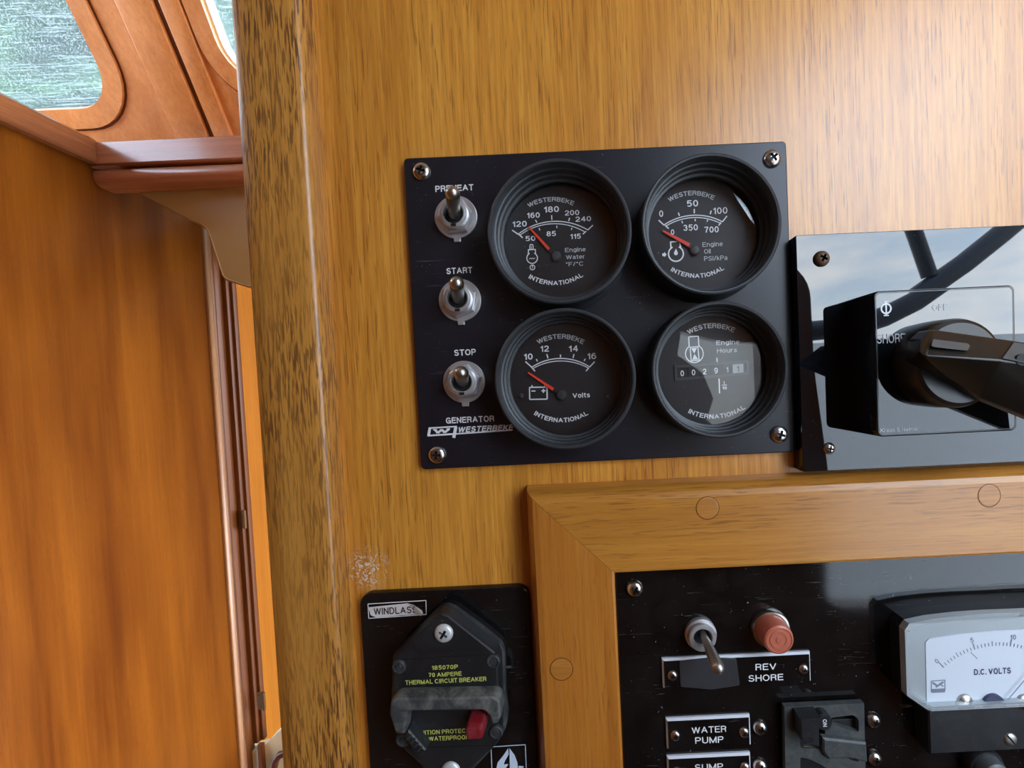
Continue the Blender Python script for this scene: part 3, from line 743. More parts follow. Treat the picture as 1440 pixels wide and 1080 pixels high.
# ---------------------------------------------------------------- gauges
ND = 4.4
def gauge(px, py, label, draw, sx=1.):
    u, v = at(px, py, 18); N = NP
    t = thing('gauge', label, 'gauge', (u, NP, v), 'round black gauges on the generator panel')
    prof = [(28.0, N), (28.0, N+2.2), (27.4, N+3.4), (27.2, N+9), (27.35, N+13.6), (27.2, N+14.6), (26.6, N+15), (26.0, N+14.9), (25.5, N+14.2), (25.3, N+11.4), (24.7, N+11.1), (24.6, N+8.0), (23.9, N+7.7), (23.8, N+5.2), (22.9, N+4.9), (22.85, N+3.4)]
    prof = [(r*sx, n) for r, n in prof]
    K = len(prof); mb = MB(); mb.lathe(u, v, prof, 72, True, False)
    build('bezel', mb, 'bezel_black', t)
    d = build('dial', MB().lathe(u, v, [(22.9*sx, NP+.3), (22.9*sx, ND)], 64), 'dial_black', t)
    draw(t, d, u, v)
    build('glass', MB().lathe(u, v, [(22.88*sx, N+3.5), (22.88*sx, N+4.2)], 64), 'gauge_glass', t, 'clear dusty glass')
    return t
def arc3(p0, pm, p1):
    """circle through three points -> centre, radius, angles"""
    ax, ay = p0; bx, by = pm; cx, cy = p1
    d = 2*(ax*(by-cy)+bx*(cy-ay)+cx*(ay-by))
    ux = ((ax*ax+ay*ay)*(by-cy)+(bx*bx+by*by)*(cy-ay)+(cx*cx+cy*cy)*(ay-by))/d
    uy = ((ax*ax+ay*ay)*(cx-bx)+(bx*bx+by*by)*(ax-cx)+(cx*cx+cy*cy)*(bx-ax))/d
    return ux, uy, math.hypot(ax-ux, ay-uy), math.atan2(ay-uy, ax-ux), math.atan2(cy-uy, cx-ux)
def dialer(ox, oy, sc):
    def z(x, y): return at(ox+x/sc, oy+y/sc, ND)
    mmz = (H-ND)/F_PX/sc
    return z, mmz
def arctext(mb, st, z, mmz, e0, m, e1, cap, bold=.03, flip=False):
    p0, pm, p1 = z(*e0), z(*m), z(*e1)
    cu, cv, R, a0, a1 = arc3(p0, pm, p1)
    W = abs(a0-a1)
    if W > math.pi: W = 2*math.pi-W
    mid = math.atan2(pm[1]-cv, pm[0]-cu); am = (a0+a1)/2
    # letters bent about the circle centre; the middle of the arc sits at the mean angle
    vs, fs, (x0, x1) = glyphs(st, bold, 0., 1.)
    width = W*R*1.06; kx = width/(x1-x0); out = []; zz = [0.]*len(vs)
    for i_, f in enumerate(fs):
        for j_ in f: zz[j_] = (i_ % 60)*.0015
    for (x, y), z_ in zip(vs, zz):
        X = (x-(x0+x1)/2)*kx; Y = (y-.5)*cap*mmz
        if not flip: a = am-X/R; r = R+Y
        else: a = am+X/R; r = R-Y
        out.append((cu+r*math.cos(a), ND+.08+z_, cv+r*math.sin(a)))
    mb.add(out, fs)
def scale(mb, z, mmz, arcs, ticks):
    for p0, pm, p1, w in arcs:
        cu, cv, R, a0, a1 = arc3(z(*p0), z(*pm), z(*p1)); mb.arcband(cu, cv, R, w*mmz, a1, a0, ND)
    for a, b, w in ticks: mb.line(z(*a), z(*b), w*mmz, ND+.02)
def needle(t, d, z, mmz, a, b, w0, w1, hub, hr, tail=None):
    A_, B_, Hh = Vector(z(*a)), Vector(z(*b)), z(*hub)
    mb = MB(); q = (B_-A_).normalized(); s = Vector((-q.y, q.x))
    pts = [A_-s*w0*mmz/2, B_-s*w1*mmz/2, B_+s*w1*mmz/2, A_+s*w0*mmz/2]
    nd = build('needle', MB().prism([(p.x, p.y) for p in pts], [(0, ND+.7), (0, ND+1.1)]), 'needle_red', d, 'red needle')
    C_ = Vector(Hh); pts = [B_-s*w1*mmz/2, C_-s*w1*mmz*.6, C_+s*w1*mmz*.6, B_+s*w1*mmz/2]
    build('needle_root', MB().prism([(p.x, p.y) for p in pts], [(0, ND+.7), (0, ND+1.1)]), 'void_black', d)
    build('hub', MB().lathe(Hh[0], Hh[1], [(hr*mmz, ND), (hr*mmz, ND+1.2), (hr*mmz*.85, ND+1.6), (hr*mmz*.3, ND+1.75)], 28), 'bezel_black', d)
def words(mb, z, mmz, items):
    for st, x, y, h, b, w in items:
        u, v = z(x, y); mb.text(st, u, v, h*mmz, ND+.08, bold=b, width=None if w is None else w*mmz)
def g1(t, d, u, v):
    z, m = dialer(690, 220, 5.4)
    mb = MB(); words(mb, z, m, [('180', 462, 402, 44, .02, 112), ('160', 325, 447, 40, .02, 96), ('120', 220, 513, 42, .02, 108), ('200', 618, 428, 38, .015, 108), ('240', 703, 475, 38, .015, 118), ('50', 303, 623, 38, .02, 74), ('85', 460, 587, 38, .02, 70), ('115', 645, 607, 38, .02, 78)])
    build('numerals', mb, 'print_white', d, flat=True)
    mb = MB(); words(mb, z, m, [('Engine', 643, 708, 31, 0, 155), ('Water', 643, 763, 31, 0, 140), ('°F/°C', 637, 817, 31, 0, 130)])
    build('lettering', mb, 'print_grey', d, flat=True)
    mb = MB(); arctext(mb, 'WESTERBEKE', z, m, (292, 370), (465, 325), (622, 355), 33)
    build('lettering', mb, 'print_grey', d, flat=True)
    mb = MB(); arctext(mb, 'INTERNATIONAL', z, m, (305, 915), (490, 962), (685, 902), 34, .03, True)
    build('lettering', mb, 'print_white', d, flat=True)
    mb = MB(); scale(mb, z, m, [((207, 592), (480, 493), (737, 558), 7), ((224, 597), (480, 511), (717, 575), 6)],
        [((163, 560), (210, 592), 9), ((215, 592), (243, 618), 9), ((735, 560), (777, 522), 8), ((725, 568), (700, 590), 8), ((340, 482), (352, 503), 8), ((463, 447), (465, 482), 8), ((600, 467), (592, 490), 8), ((367, 545), (374, 561), 8), ((502, 527), (503, 543), 7), ((617, 543), (612, 557), 7)])
    build('scale_arc', mb, 'print_white', d, flat=True)
    mb = MB(); c = z(315, 772); mb.arcband(c[0], c[1], 40*m, 7*m, -math.pi*1.36, math.pi*.36, ND)
    for a, b in (((285, 738), (288, 708)), ((341, 738), (338, 708)), ((283, 709), (343, 706))): mb.line(z(*a), z(*b), 7*m, ND+.02)
    c = z(310, 690); mb.outline([z(298, 705), z(298, 676), z(303, 669), z(317, 669), z(322, 676), z(322, 705)], 6*m, ND+.02, False)
    mb.line(z(310, 680), z(310, 705), 4*m, ND+.02)
    for a, b in (((293, 780), (302, 772)), ((302, 772), (310, 779)), ((310, 779), (318, 771)), ((318, 771), (326, 779)), ((326, 779), (337, 771))): mb.line(z(*a), z(*b), 4*m, ND+.02)
    c = z(317, 843); mb.arcband(c[0], c[1], 18*m, 6*m, 0, 2*math.pi, ND); mb.line(z(317, 822), z(317, 850), 5*m, ND+.02)
    build('symbol', mb, 'print_white', d, 'white coolant thermometer symbol', flat=True)
    needle(t, d, z, m, (290, 540), (445, 710), 11, 22, (500, 760), 36)
def g2(t, d, u, v):
    z, m = dialer(840, 190, 4.235)
    mb = MB(); words(mb, z, m, [('50', 567, 407, 38, .02, 66), ('0', 380, 468, 38, .02, None), ('100', 732, 450, 38, .015, 84), ('350', 555, 551, 36, .02, 86), ('700', 680, 563, 36, .02, 84), ('0', 448, 578, 32, .02, None)])
    build('numerals', mb, 'print_white', d, flat=True)
    mb = MB(); words(mb, z, m, [('Engine', 686, 650, 27, 0, 120), ('Oil', 655, 692, 27, 0, 38), ('PSI/kPa', 705, 733, 27, 0, 138)])
    build('lettering', mb, 'print_grey', d, flat=True)
    mb = MB(); arctext(mb, 'WESTERBEKE', z, m, (430, 383), (565, 345), (688, 372), 27)
    build('lettering', mb, 'print_grey', d, flat=True)
    mb = MB(); arctext(mb, 'INTERNATIONAL', z, m, (450, 802), (600, 838), (742, 793), 26, .03, True)
    build('lettering', mb, 'print_white', d, flat=True)
    mb = MB(); scale(mb, z, m, [((396, 536), (590, 477), (746, 517), 6), ((410, 541), (590, 491), (736, 527), 5)],
        [((365, 507), (398, 537), 7), ((404, 538), (425, 557), 7), ((745, 516), (772, 482), 7), ((737, 521), (722, 538), 7), ((482, 462), (489, 481), 7), ((577, 440), (577, 466), 7), ((678, 450), (672, 471), 7), ((503, 512), (508, 525), 6), ((582, 500), (583, 513), 6), ((657, 503), (653, 516), 6)])
    build('scale_arc', mb, 'print_white', d, flat=True)
    mb = MB(); c = z(468, 707); mb.arcband(c[0], c[1], 44*m, 8*m, -math.pi*1.36, math.pi*.36, ND)
    for a, b in (((438, 672), (436, 634)), ((496, 671), (490, 634)), ((434, 637), (492, 632))): mb.line(z(*a), z(*b), 8*m, ND+.02)
    mb.prism([z(468, 676), z(456, 702), z(459, 712), z(468, 716), z(477, 712), z(480, 702)], [(0, ND+.02), (0, ND+.08)])
    mb.prism([z(386, 706), z(400, 702), z(400, 696), z(412, 712), z(400, 727), z(400, 720), z(388, 722)], [(0, ND+.02), (0, ND+.08)])
    build('symbol', mb, 'print_white', d, 'white oil pressure symbol', flat=True)
    needle(t, d, z, m, (388, 575), (545, 660), 10, 22, (578, 690), 28)
def g3(t, d, u, v):
    z, m = dialer(560, 420, 4.235)
    mb = MB(); words(mb, z, m, [('10', 775, 345, 36, .02, 52), ('12', 872, 298, 36, .02, 50), ('14', 1043, 297, 36, .015, 54), ('16', 1153, 342, 36, .015, 52)])
    build('numerals', mb, 'print_white', d, flat=True)
    mb = MB(); words(mb, z, m, [('Volts', 1090, 575, 29, .03, 104)]); arctext(mb, 'INTERNATIONAL', z, m, (822, 684), (970, 724), (1118, 683), 27, .03, True)
    build('lettering', mb, 'print_white', d, flat=True)
    mb = MB(); arctext(mb, 'WESTERBEKE', z, m, (836, 256), (968, 224), (1098, 256), 28)
    build('lettering', mb, 'print_grey', d, flat=True)
    mb = MB(); scale(mb, z, m, [((793, 410), (967, 356), (1142, 408), 6), ((806, 414), (967, 371), (1130, 412), 5)],
        [((758, 375), (797, 410), 7), ((797, 412), (815, 432), 7), ((1140, 407), (1170, 375), 7), ((1135, 412), (1118, 432), 7), ((822, 360), (829, 373), 7), ((885, 331), (892, 355), 7), ((966, 333), (967, 349), 7), ((1047, 330), (1041, 354), 7), ((1114, 358), (1107, 371), 7)])
    build('scale_arc', mb, 'print_white', d, flat=True)
    mb = MB(); mb.outline([z(782, 528), z(886, 527), z(887, 598), z(783, 600)], 7*m, ND+.02)
    for a, b in (((797, 515), (797, 528)), ((873, 515), (873, 528)), ((794, 550), (817, 550)), ((853, 549), (877, 548)), ((865, 537), (865, 561))): mb.line(z(*a), z(*b), 7*m, ND+.02)
    build('symbol', mb, 'print_white', d, 'white battery symbol', flat=True)
    needle(t, d, z, m, (775, 440), (925, 540), 9, 18, (975, 572), 30)
    for x, y in ((732, 578), (1245, 583)):
        c = z(x, y); build('dial_screw', MB().lathe(c[0], c[1], [(14*m, ND), (14*m, ND+.5), (8*m, ND+.8)], 16), 'bezel_black', d)
def g4(t, d, u, v):
    z, m = dialer(860, 410, 4.235)
    mb = MB(); arctext(mb, 'WESTERBEKE', z, m, (460, 240), (592, 203), (725, 228), 29); arctext(mb, 'INTERNATIONAL', z, m, (470, 714), (625, 744), (782, 690), 28, .03, True)
    words(mb, z, m, [('Engine', 692, 303, 27, .01, 138), ('Hours', 687, 350, 27, .01, 120), ('1', 669, 543, 18, .02, None), ('10', 673, 574, 18, .02, 26)])
    mb.line(z(657, 558), z(687, 556), 4*m, ND+.02)
    build('lettering', mb, 'print_white', d, flat=True)
    mb = MB(); c = z(493, 370); mb.arcband(c[0], c[1], 53*m, 6*m, -math.pi*1.34, math.pi*.34, ND)
    mb.outline([z(462, 325), z(459, 270), z(516, 266), z(520, 322)], 6*m, ND+.02, False); mb.outline([z(468, 332), z(514, 328), z(521, 408), z(474, 413)], 6*m, ND+.02)
    mb.prism([z(474, 338), z(509, 335), z(492, 368)], [(0, ND+.02), (0, ND+.08)]); mb.prism([z(480, 407), z(515, 403), z(494, 372)], [(0, ND+.02), (0, ND+.08)])
    mb.line(z(627, 395), z(629, 420), 8*m, ND+.02); mb.line(z(640, 518), z(643, 606), 7*m, ND+.02)
    build('symbol', mb, 'print_white', d, 'white hourglass engine symbol', flat=True)
    # counter: recessed frame with six wheels
    fx = [z(388, 456), z(800, 424), z(803, 480), z(391, 515)]
    ct = build('counter_frame', MB().plate(offset_poly(ccw(fx), -1.1), [fx], ND, ND+.5), 'bezel_black', d)
    xs = [420, 487, 553, 621, 688, 752]
    for i, (x, ch) in enumerate(zip(xs, '002911')):
        yy = 487-(x-420)*.08
        p = [z(x-32, yy-26), z(x+32, yy-31), z(x+34, yy+25), z(x-30, yy+30)]
        wh = build('counter_wheel', MB().slab(p, ND, ND+.25, .05), 'counter_white' if i == 5 else 'dial_black', d)
    mb = MB()
    for x, ch in list(zip(xs, '002911'))[:5]:
        yy = 487-(x-420)*.08; q = z(x, yy); mb.text(ch, q[0], q[1], 34*m, ND+.32, bold=.01)
    build('numerals', mb, 'print_white', d, flat=True)
    mb = MB(); q = z(752, 460); mb.text('1', q[0], q[1], 34*m, ND+.32, bold=.02); build('numerals', mb, 'void_black', d, 'black numeral', flat=True)
gauge(787, 325, 'round black engine water temperature gauge with red needle, top left gauge', g1, 1.01)
gauge(1001, 314.5, 'round black engine oil pressure gauge reading zero, top right gauge', g2, .985)
gauge(795, 533, 'round black voltmeter gauge marked 10 to 16, bottom left gauge', g3)
gauge(1013, 520, 'round black engine hours counter with no needle, bottom right gauge', g4, .97)
# =====================================================================
# SHORE POWER PANEL WITH ROTARY SWITCH
# =====================================================================
NS = 8.0
a = at(1120, 331, NS); b = at(1128.5, 664, NS); c = at(1440, 316, NS)
su0 = (a[0]+b[0])/2; sv1, sv0 = (a[1]+c[1])/2, b[1]+.0
P = thing('switch_panel', 'glossy black mirror-like panel carrying the large rotary switch', 'panel', (su0+80, 0, (sv0+sv1)/2))
build('plate', MB().slab(rrect(su0+100, (sv0+sv1)/2, 200, sv1-sv0, .6, 2), 0, NS, .25), 'mirror_black', P)
screw(P, 1157, 363, NS, 3.2, 2.4, 'rusty_steel', .5, label='rusty brown screw')
screw(P, 1167, 631, NS, 2.5, 1.5, 'steel', .2)
NX = 25.5
t0 = at(1228, 409.5, NX); t1 = at(1427, 404, NX); t2 = at(1228, 615, NX)
bw = t1[0]-t0[0]; bh = t0[1]-t2[1]; bu = t0[0]+bw/2; bv = t0[1]-bh/2
R_ = thing('rotary_switch', 'square black rotary changeover switch with long black handle', 'switch', (bu, NS, bv))
build('housing', MB().slab(rrect(bu, bv, bw, bh, 2.2, 5), NS, NX, .5), 'mirror_black', R_)
build('rim_line', MB().plate(rrect(bu, bv, bw-1.2, bh-1.2, 1.8, 5), [rrect(bu, bv, bw-1.9, bh-1.9, 1.6, 5)], NX, NX+.05), 'knob_grey', R_)
mb = MB(); c1 = at(1246, 434, NX); mb.arcband(c1[0], c1[1], 1.75, .6, 0, 2*math.pi, NX); mb.line((c1[0], c1[1]-2.6), (c1[0], c1[1]+2.6), .55, NX+.02); mb.line((c1[0]-.9, c1[1]-2.5), (c1[0]+.9, c1[1]-2.5), .4, NX+.02); mb.line((c1[0]-.9, c1[1]+2.5), (c1[0]+.9, c1[1]+2.5), .4, NX+.02)
build('emblem', mb, 'print_white', R_, 'white crossed circle emblem', flat=True)
mb = label_px(MB(), 'SHORE', 1253, 476, 13, NX+.06, .01, 40); label_px(mb, 'OFF', 1322, 432, 9, NX+.06, 0, 22); build('lettering', mb, 'print_grey', R_, flat=True)
mb = label_px(MB(), 'Kraus & Naimer', 1265, 604, 5.2, NX+.06, .0, 54); build('lettering', mb, 'print_grey', R_, flat=True)
ku, kv = at(1339, 511, 33)
build('knob_base', MB().lathe(ku, kv, [(15.9, NX), (15.9, NX+2), (15.6, NX+9), (15., NX+10.5), (13.8, NX+11.2)], 64), 'knob_black', R_)
def V3(x, y, n): u, v = at(x, y, n); return (u, n, v)
T_ = [V3(1298, 476, 43), V3(1312, 463, 43), V3(1425, 479, 43), V3(1520, 494, 43)]
R_r = [V3(1292, 494, 48), V3(1300, 501, 50), V3(1408, 507, 50), V3(1520, 522, 50)]
B_r = [V3(1288, 505, 42), V3(1330, 530, 40), V3(1378, 560, 40), V3(1520, 618, 40)]
lo = lambda L_: [(q_[0], NX+10.5, q_[2]) for q_ in L_]
vs = T_+R_r+B_r+lo(T_)+lo(B_r)
fs = []
for i in range(3): fs += [(i, i+1, 5+i, 4+i), (4+i, 5+i, 9+i, 8+i), (12+i, 13+i, i+1, i), (8+i, 9+i, 17+i, 16+i), (12+i, 13+i, 17+i, 16+i)]
fs += [(0, 4, 8, 16, 12), (3, 7, 11, 19, 15)]
hn = build('handle', MB().add(vs, fs), 'knob_black', R_)
hb_ = hn.modifiers.new('soft_edges', 'BEVEL'); hb_.width = .0006; hb_.segments = 2; hb_.limit_method = 'ANGLE'; hb_.angle_limit = math.radians(20)
def onf(x, y, lift=.15):                     # a point on the upper facet of the handle
    Pq, Nq = Vector(T_[1]), (Vector(T_[2])-Vector(T_[1])).cross(Vector(R_r[2])-Vector(T_[1])).normalized()
    if Nq[1] < 0: Nq = -Nq
    return hit(x, y, Pq+Nq*lift, Nq)
def facet(pts, th=.3):
    a_ = [onf(x, y, .05) for x, y in pts]; b_ = [onf(x, y, th) for x, y in pts]; k_ = len(pts)
    return MB().add(a_+b_, [tuple(range(k_)), tuple(range(k_, 2*k_))]+[(i, (i+1) % k_, k_+(i+1) % k_, k_+i) for i in range(k_)])
build('grip_recess', facet(((1312, 479), (1314, 477), (1361, 483), (1364, 486), (1361, 493), (1358, 493), (1313, 488), (1310, 486))), 'knob_grey', hn, 'pale grey pointer inlay')
build('end_plate', facet(((1426, 481), (1520, 496), (1520, 521), (1440, 510), (1410, 504)), .5), 'knob_grey', hn, 'grey end plate with a padlock hole')
q = onf(1437, 506, .6); build('padlock_hole', MB().lathe(q[0], q[2], [(1.9, q[1]-.6), (1.9, q[1]+.2)], 24), 'void_black', hn)
# =====================================================================
# TEAK FRAME of the distribution panel
# =====================================================================
fu, fv = at(745, 699, 12); iu, iv = at(866, 803.5, 11); wd = ((iu-fu)+(fv-iv))/2
END_U, END_V = 240.0, -260.0
fu_i, fv_i = fu+wd, fv-wd
prf = [(-2.2, 0), (-1.9, 6), (-.9, 9.4), (.9, 11.5), (3.2, 12), (wd-1.2, 12), (wd-.3, 11.6), (wd, 10.8), (wd, 0)]
FR = thing('teak_moulding', 'mitred teak frame around the distribution panel', 'moulding', (fu+120, 0, fv-100))
def mitre(kind):
    K = len(prf)
    if kind == 'rail': r0 = [(fu+t+.08, n, fv-t) for t, n in prf]; r1 = [(END_U, n, fv-t) for t, n in prf]
    else: r0 = [(fu+t, n, fv-t-.08) for t, n in prf]; r1 = [(fu+t, n, END_V) for t, n in prf]
    return MB().add(r0+r1, [(i, (i+1) % K, K+(i+1) % K, K+i) for i in range(K)]+[tuple(range(K))[::-1], tuple(range(K, 2*K))])
rail = build('top_rail', mitre('rail'), 'teak_rail', FR)
stile = build('side_stile', mitre('stile'), 'teak_stile', FR)
for px, py, par in ((995, 714.5, rail), (1391, 697, rail), (789.5, 941, stile)):
    u, v = at(px, py, 12)
    ring = build('plug_joint', MB().plate(circle(u, v, 4.75, 36), [circle(u, v, 4.45, 36)], 11.9, 12.03), 'dark_teak', par)
    build('wood_plug', MB().lathe(u, v, [(4.45, 11.8), (4.45, 12.06), (4.2, 12.12)], 36), 'teak_plug', par)
# =====================================================================
# DISTRIBUTION PANEL
# =====================================================================
NQ = 5.0
D = thing('distribution_panel', 'glossy black distribution panel inside the teak frame', 'panel', (fu+120, 0, fv-100))
build('plate', MB().slab([(fu_i+.6, END_V), (END_U, END_V), (END_U, fv_i-.6), (fu_i+.6, fv_i-.6)], 0, NQ, .4), 'gloss_black', D)
screw(D, 893, 829, NQ, 3.5, 2.4, ang=.6)
for px, py in ((1070, 1025), (1070, 1079), (1230, 1014.5), (1231, 1068)): screw(D, px, py, NQ, 3.1, 2.3, ang=random.random())
# toggle switch REV SHORE
u, v = at(987, 895, NQ+3); T = thing('toggle_switch', 'steel toggle switch with long lever pointing down over the REV SHORE plate', 'switch', (u, NQ, v))
build('bushing', MB().lathe(u, v, [(6.6, NQ), (6.6, NQ+1.8), (6.2, NQ+2.2), (5.7, NQ+2.3), (5.7, NQ+4.2), (5.3, NQ+4.7), (4.1, NQ+4.7), (3.7, NQ+4.2), (3.6, NQ+2), (1, NQ+1.9)], 44), 'nickel', T)
build('bushing_bore', MB().lathe(u, v, [(3.5, NQ+2.1), (3.5, NQ+2.3)], 24), 'void_black', T)
LA = Vector((u+.4, NQ+2.2, v+1.4)); q = at(1013, 947, NQ+20); B_ = Vector((q[0], NQ+20, q[1])); d = (B_-LA).normalized(); L = (B_-LA).length
pts = [LA+d*L*k for k in (0, .1, .2, .5, .8)]; rr = [1.2, 1.35, 1.6, 2.1, 2.5]
for k in range(7): t_ = k/6*math.pi/2; pts.append(LA+d*(L-2.7+2.7*math.sin(t_))); rr.append(max(.1, 2.62*math.cos(t_)))
build('lever', MB().tube(pts, rr, 24), 'steel_dull', T)
# indicator lamp
u, v = at(1086, 887.5, NQ+3); Lm = thing('indicator_lamp', 'round red indicator lamp in a chrome ring above the REV SHORE plate', 'lamp', (u, NQ, v))
build('ring', MB().lathe(u, v, [(8., NQ), (8., NQ+1.6), (7.6, NQ+2.4), (6.9, NQ+2.5), (6.7, NQ+1.6)], 44), 'chrome_ring', Lm)
build('lens', MB().lathe(u, v, [(6.7, NQ+1.), (6.5, NQ+3.5), (6.1, NQ+8.4), (5.8, NQ+9.4), (5.1, NQ+9.8), (4.9, NQ+9.55), (3.9, NQ+9.55), (3.7, NQ+9.8), (2.8, NQ+9.8), (2.6, NQ+9.6), (1.5, NQ+9.6), (1.3, NQ+9.8), (.3, NQ+9.8)], 44), 'lens_red', Lm)
# engraved nameplates
def nameplate(q, lines, label, screws, tape=False):
    n1 = NQ+1.6
    pts = [at(x, y, n1) for x, y in q]; cu = sum(p[0] for p in pts)/4; cv = sum(p[1] for p in pts)/4
    t = thing('nameplate', label, 'nameplate', (cu, NQ, cv), 'engraved nameplates on the distribution panel')
    us = sorted(p[0] for p in pts); vs = sorted(p[1] for p in pts)
    u0, u1, v0, v1 = (us[0]+us[1])/2, (us[2]+us[3])/2, (vs[0]+vs[1])/2, (vs[2]+vs[3])/2
    r = [(u0, v0), (u1, v0), (u1, v1), (u0, v1)]
    build('core', MB().prism(r, [(0, NQ), (0, NQ+.9), (.75, n1-.02), (.8, n1-.02)]), 'laminate_edge', t, 'white bevelled edge')
    build('face', MB().slab(rrect((u0+u1)/2, (v0+v1)/2-.15, u1-u0-1.25, v1-v0-1.3, .2, 2), n1-.1, n1+.04, 0), 'gloss_black', t)
    mb = MB()
    for st, px, py, w in lines: label_px(mb, st, px, py, 9.4, n1+.1, .012, w)
    build('lettering', mb, 'print_white', t, flat=True)
    for px, py in screws: screw(t, px, py, n1, 2.15, 1.3, ang=random.random())
    if tape:
        tp = [at(x, y, n1) for x, y in ((955, 929), (1000, 924), (1035, 925.5), (1040, 963), (1000, 969), (957, 965))]
        build('tape', MB().slab(round_poly(tp, .8), n1+.05, n1+.45, .15), 'tape', t, 'strip of matt black tape')
nameplate(((932, 926), (1140, 918.5), (1141, 960), (932, 967.5)), [('REV', 1077, 937.5, 30), ('SHORE', 1077, 953, 50)], 'long black nameplate reading REV SHORE, half covered by tape', ((946, 951), (1131, 942)), True)
nameplate(((937, 1011), (1055.5, 1007), (1056, 1050), (938, 1053)), [('WATER', 997, 1026, 50), ('PUMP', 997.5, 1040.5, 41)], 'black nameplate reading WATER PUMP', ((950, 1035.5), (1047, 1031)))
nameplate(((938, 1065), (1055.5, 1060), (1057, 1103), (940, 1107)), [('SUMP', 997, 1078.5, 41), ('PUMP', 998, 1092, 41)], 'black nameplate reading SUMP, cut off by the bottom edge', ((952, 1087), (1048, 1080.5)))
# rocker breaker in its pierced guard frame
NG = NQ+4
ox, oy, sc = 1090, 970, 8.47
def bz(x, y, n=NG): return at(ox+x/sc, oy+y/sc, n)
cB = bz(590, 700)
Bk = thing('circuit_breaker', 'dark grey panel breaker with stubby toggle in a pierced guard frame', 'breaker', (cB[0], NQ, cB[1]))
fo = [bz(112, 205), bz(1060, 160), bz(1085, 1250), bz(125, 1290)]
slots = [round_poly([bz(650, 335), bz(930, 300), bz(995, 350), bz(998, 500), bz(960, 500), bz(670, 415)], 1.2, 3),
         round_poly([bz(225, 400), bz(300, 335), bz(545, 335), bz(600, 500), bz(560, 700), bz(300, 700), bz(290, 480)], 1.2, 3),
         round_poly([bz(830, 770), bz(960, 790), bz(1000, 860), bz(900, 840)], .6, 3),
         round_poly([bz(300, 800), bz(420, 830), bz(560, 900), bz(900, 1100), bz(900, 1180), bz(300, 1180)], 1.2, 3)]
build('guard_frame', MB().plate(fo, slots, NQ+1.5, NG), 'guard_grey', Bk)
build('body', MB().slab(rrect(cB[0]+.5, cB[1]-4, 28, 28, 1), NQ, NQ+1.4, .3), 'void_black', Bk)
rk = build('rocker', MB().prism([bz(300, 345, NG+6), bz(540, 330, NG+6), bz(540, 690, NG+6), bz(400, 660, NG+6), bz(315, 600, NG+6)], [(-.3, NQ+2), (0, NG+5), (.5, NG+6)]), 'breaker_black', Bk)
q = bz(600, 415, NG+5); build('boss', MB().lathe(q[0], q[1], [(3.6, NQ+2), (3.5, NG+3.5), (2.9, NG+4.4)], 28), 'breaker_black', rk)
mb = MB(); mb.text('ON', q[0], q[1]+.3, 1.7, NG+4.5, bold=.03, rot=-math.pi/2); build('lettering', mb, 'print_white', rk, flat=True)
build('crossbar', MB().prism([bz(530, 520), bz(1060, 580), bz(1075, 830), bz(820, 770), bz(600, 790), bz(530, 690)], [(0, NG), (.3, NG+1.6), (1., NG+2.2)]), 'guard_grey', Bk)
q = bz(430, 600, NG+6.1); build('pin_hole', MB().lathe(q[0], q[1], [(1.15, NG+5.9), (1.15, NG+6.1)], 18), 'void_black', rk)
build('copper_tab', MB().slab([bz(350, 690), bz(520, 700), bz(520, 880), bz(370, 840)], NQ+2.6, NG-1, .3), 'brass', Bk, 'copper coloured tab')
# ---------------------------------------------------------------- DC voltmeter
N1, N2 = NQ+8, NQ+14
def vz(x, y, n): return at(1260+x/4.69, 850+y/4.69, n)
cu_, _ = at(1430, 950, N1)
def sym(pts): return pts+[(2*cu_-x, y) for x, y in reversed(pts)]
V = thing('voltmeter', 'rectangular DC volts meter with white face and domed clear cover', 'meter', (cu_, NQ, at(1430, 950, N1)[1]))
co = sym([vz(*p, N1) for p in ((225, 990), (215, 715), (60, 600), (45, 160), (75, 112), (220, 82), (420, 62), (640, 48), (760, 44))])
build('case', MB().prism(ccw(co), [(0, NQ), (0, N1-.6), (.5, N1)]), 'breaker_black', V)
co2 = sym([vz(*p, N2) for p in ((240, 704), (200, 678), (115, 610), (112, 200), (128, 160), (260, 128), (430, 106), (640, 90), (760, 86))])
ci = offset_poly(ccw(co2), 1.3)
rim_o = ccw(sym([vz(*p, N1+3) for p in ((235, 702), (195, 685), (70, 600), (55, 170), (85, 125), (220, 95), (420, 72), (640, 58), (760, 54))]))
build('cover_rim', MB().plate(rim_o, [offset_poly(rim_o, 1.8)], N1, N1+3.2), 'meter_rim', V, 'silvery edge of the clear cover')
build('cover', MB().prism(ccw(co2), [(-.6, N1+3.2), (0, N2-.5), (.5, N2)]), 'clear_acrylic', V, 'clear cover')
fo_ = ccw(sym([vz(*p, N1+.6) for p in ((235, 692), (205, 680), (195, 250), (222, 225), (420, 196), (640, 176), (760, 170))]))
build('surround', MB().slab(offset_poly(rim_o, 1.9), N1, N1+.35, 0), 'meter_rim', V)
ND2 = N1+.6
fc = build('face', MB().slab(fo_, N1+.3, ND2, 0), 'meter_face', V, 'white printed face')
def fz(x, y): return vz(x, y, ND2)
k = (H-ND2)/F_PX/4.69
mb = MB(); q = fz(635, 440); mb.text('D.C. VOLTS', q[0], q[1], 42*k, ND2+.06, bold=.05, width=250*k); build('lettering', mb, 'print_navy', fc, flat=True)
mb = MB()
for st, x, y, r in (('0', 268, 373, .7), ('5', 500, 235, .15), ('10', 772, 215, -.02)):
    q = fz(x, y); mb.text(st, q[0], q[1], 34*k, ND2+.06, bold=.03, rot=r)
ac = arc3(fz(305, 405), fz(510, 285), fz(755, 262)); ctr = Vector((ac[0], ac[1]))
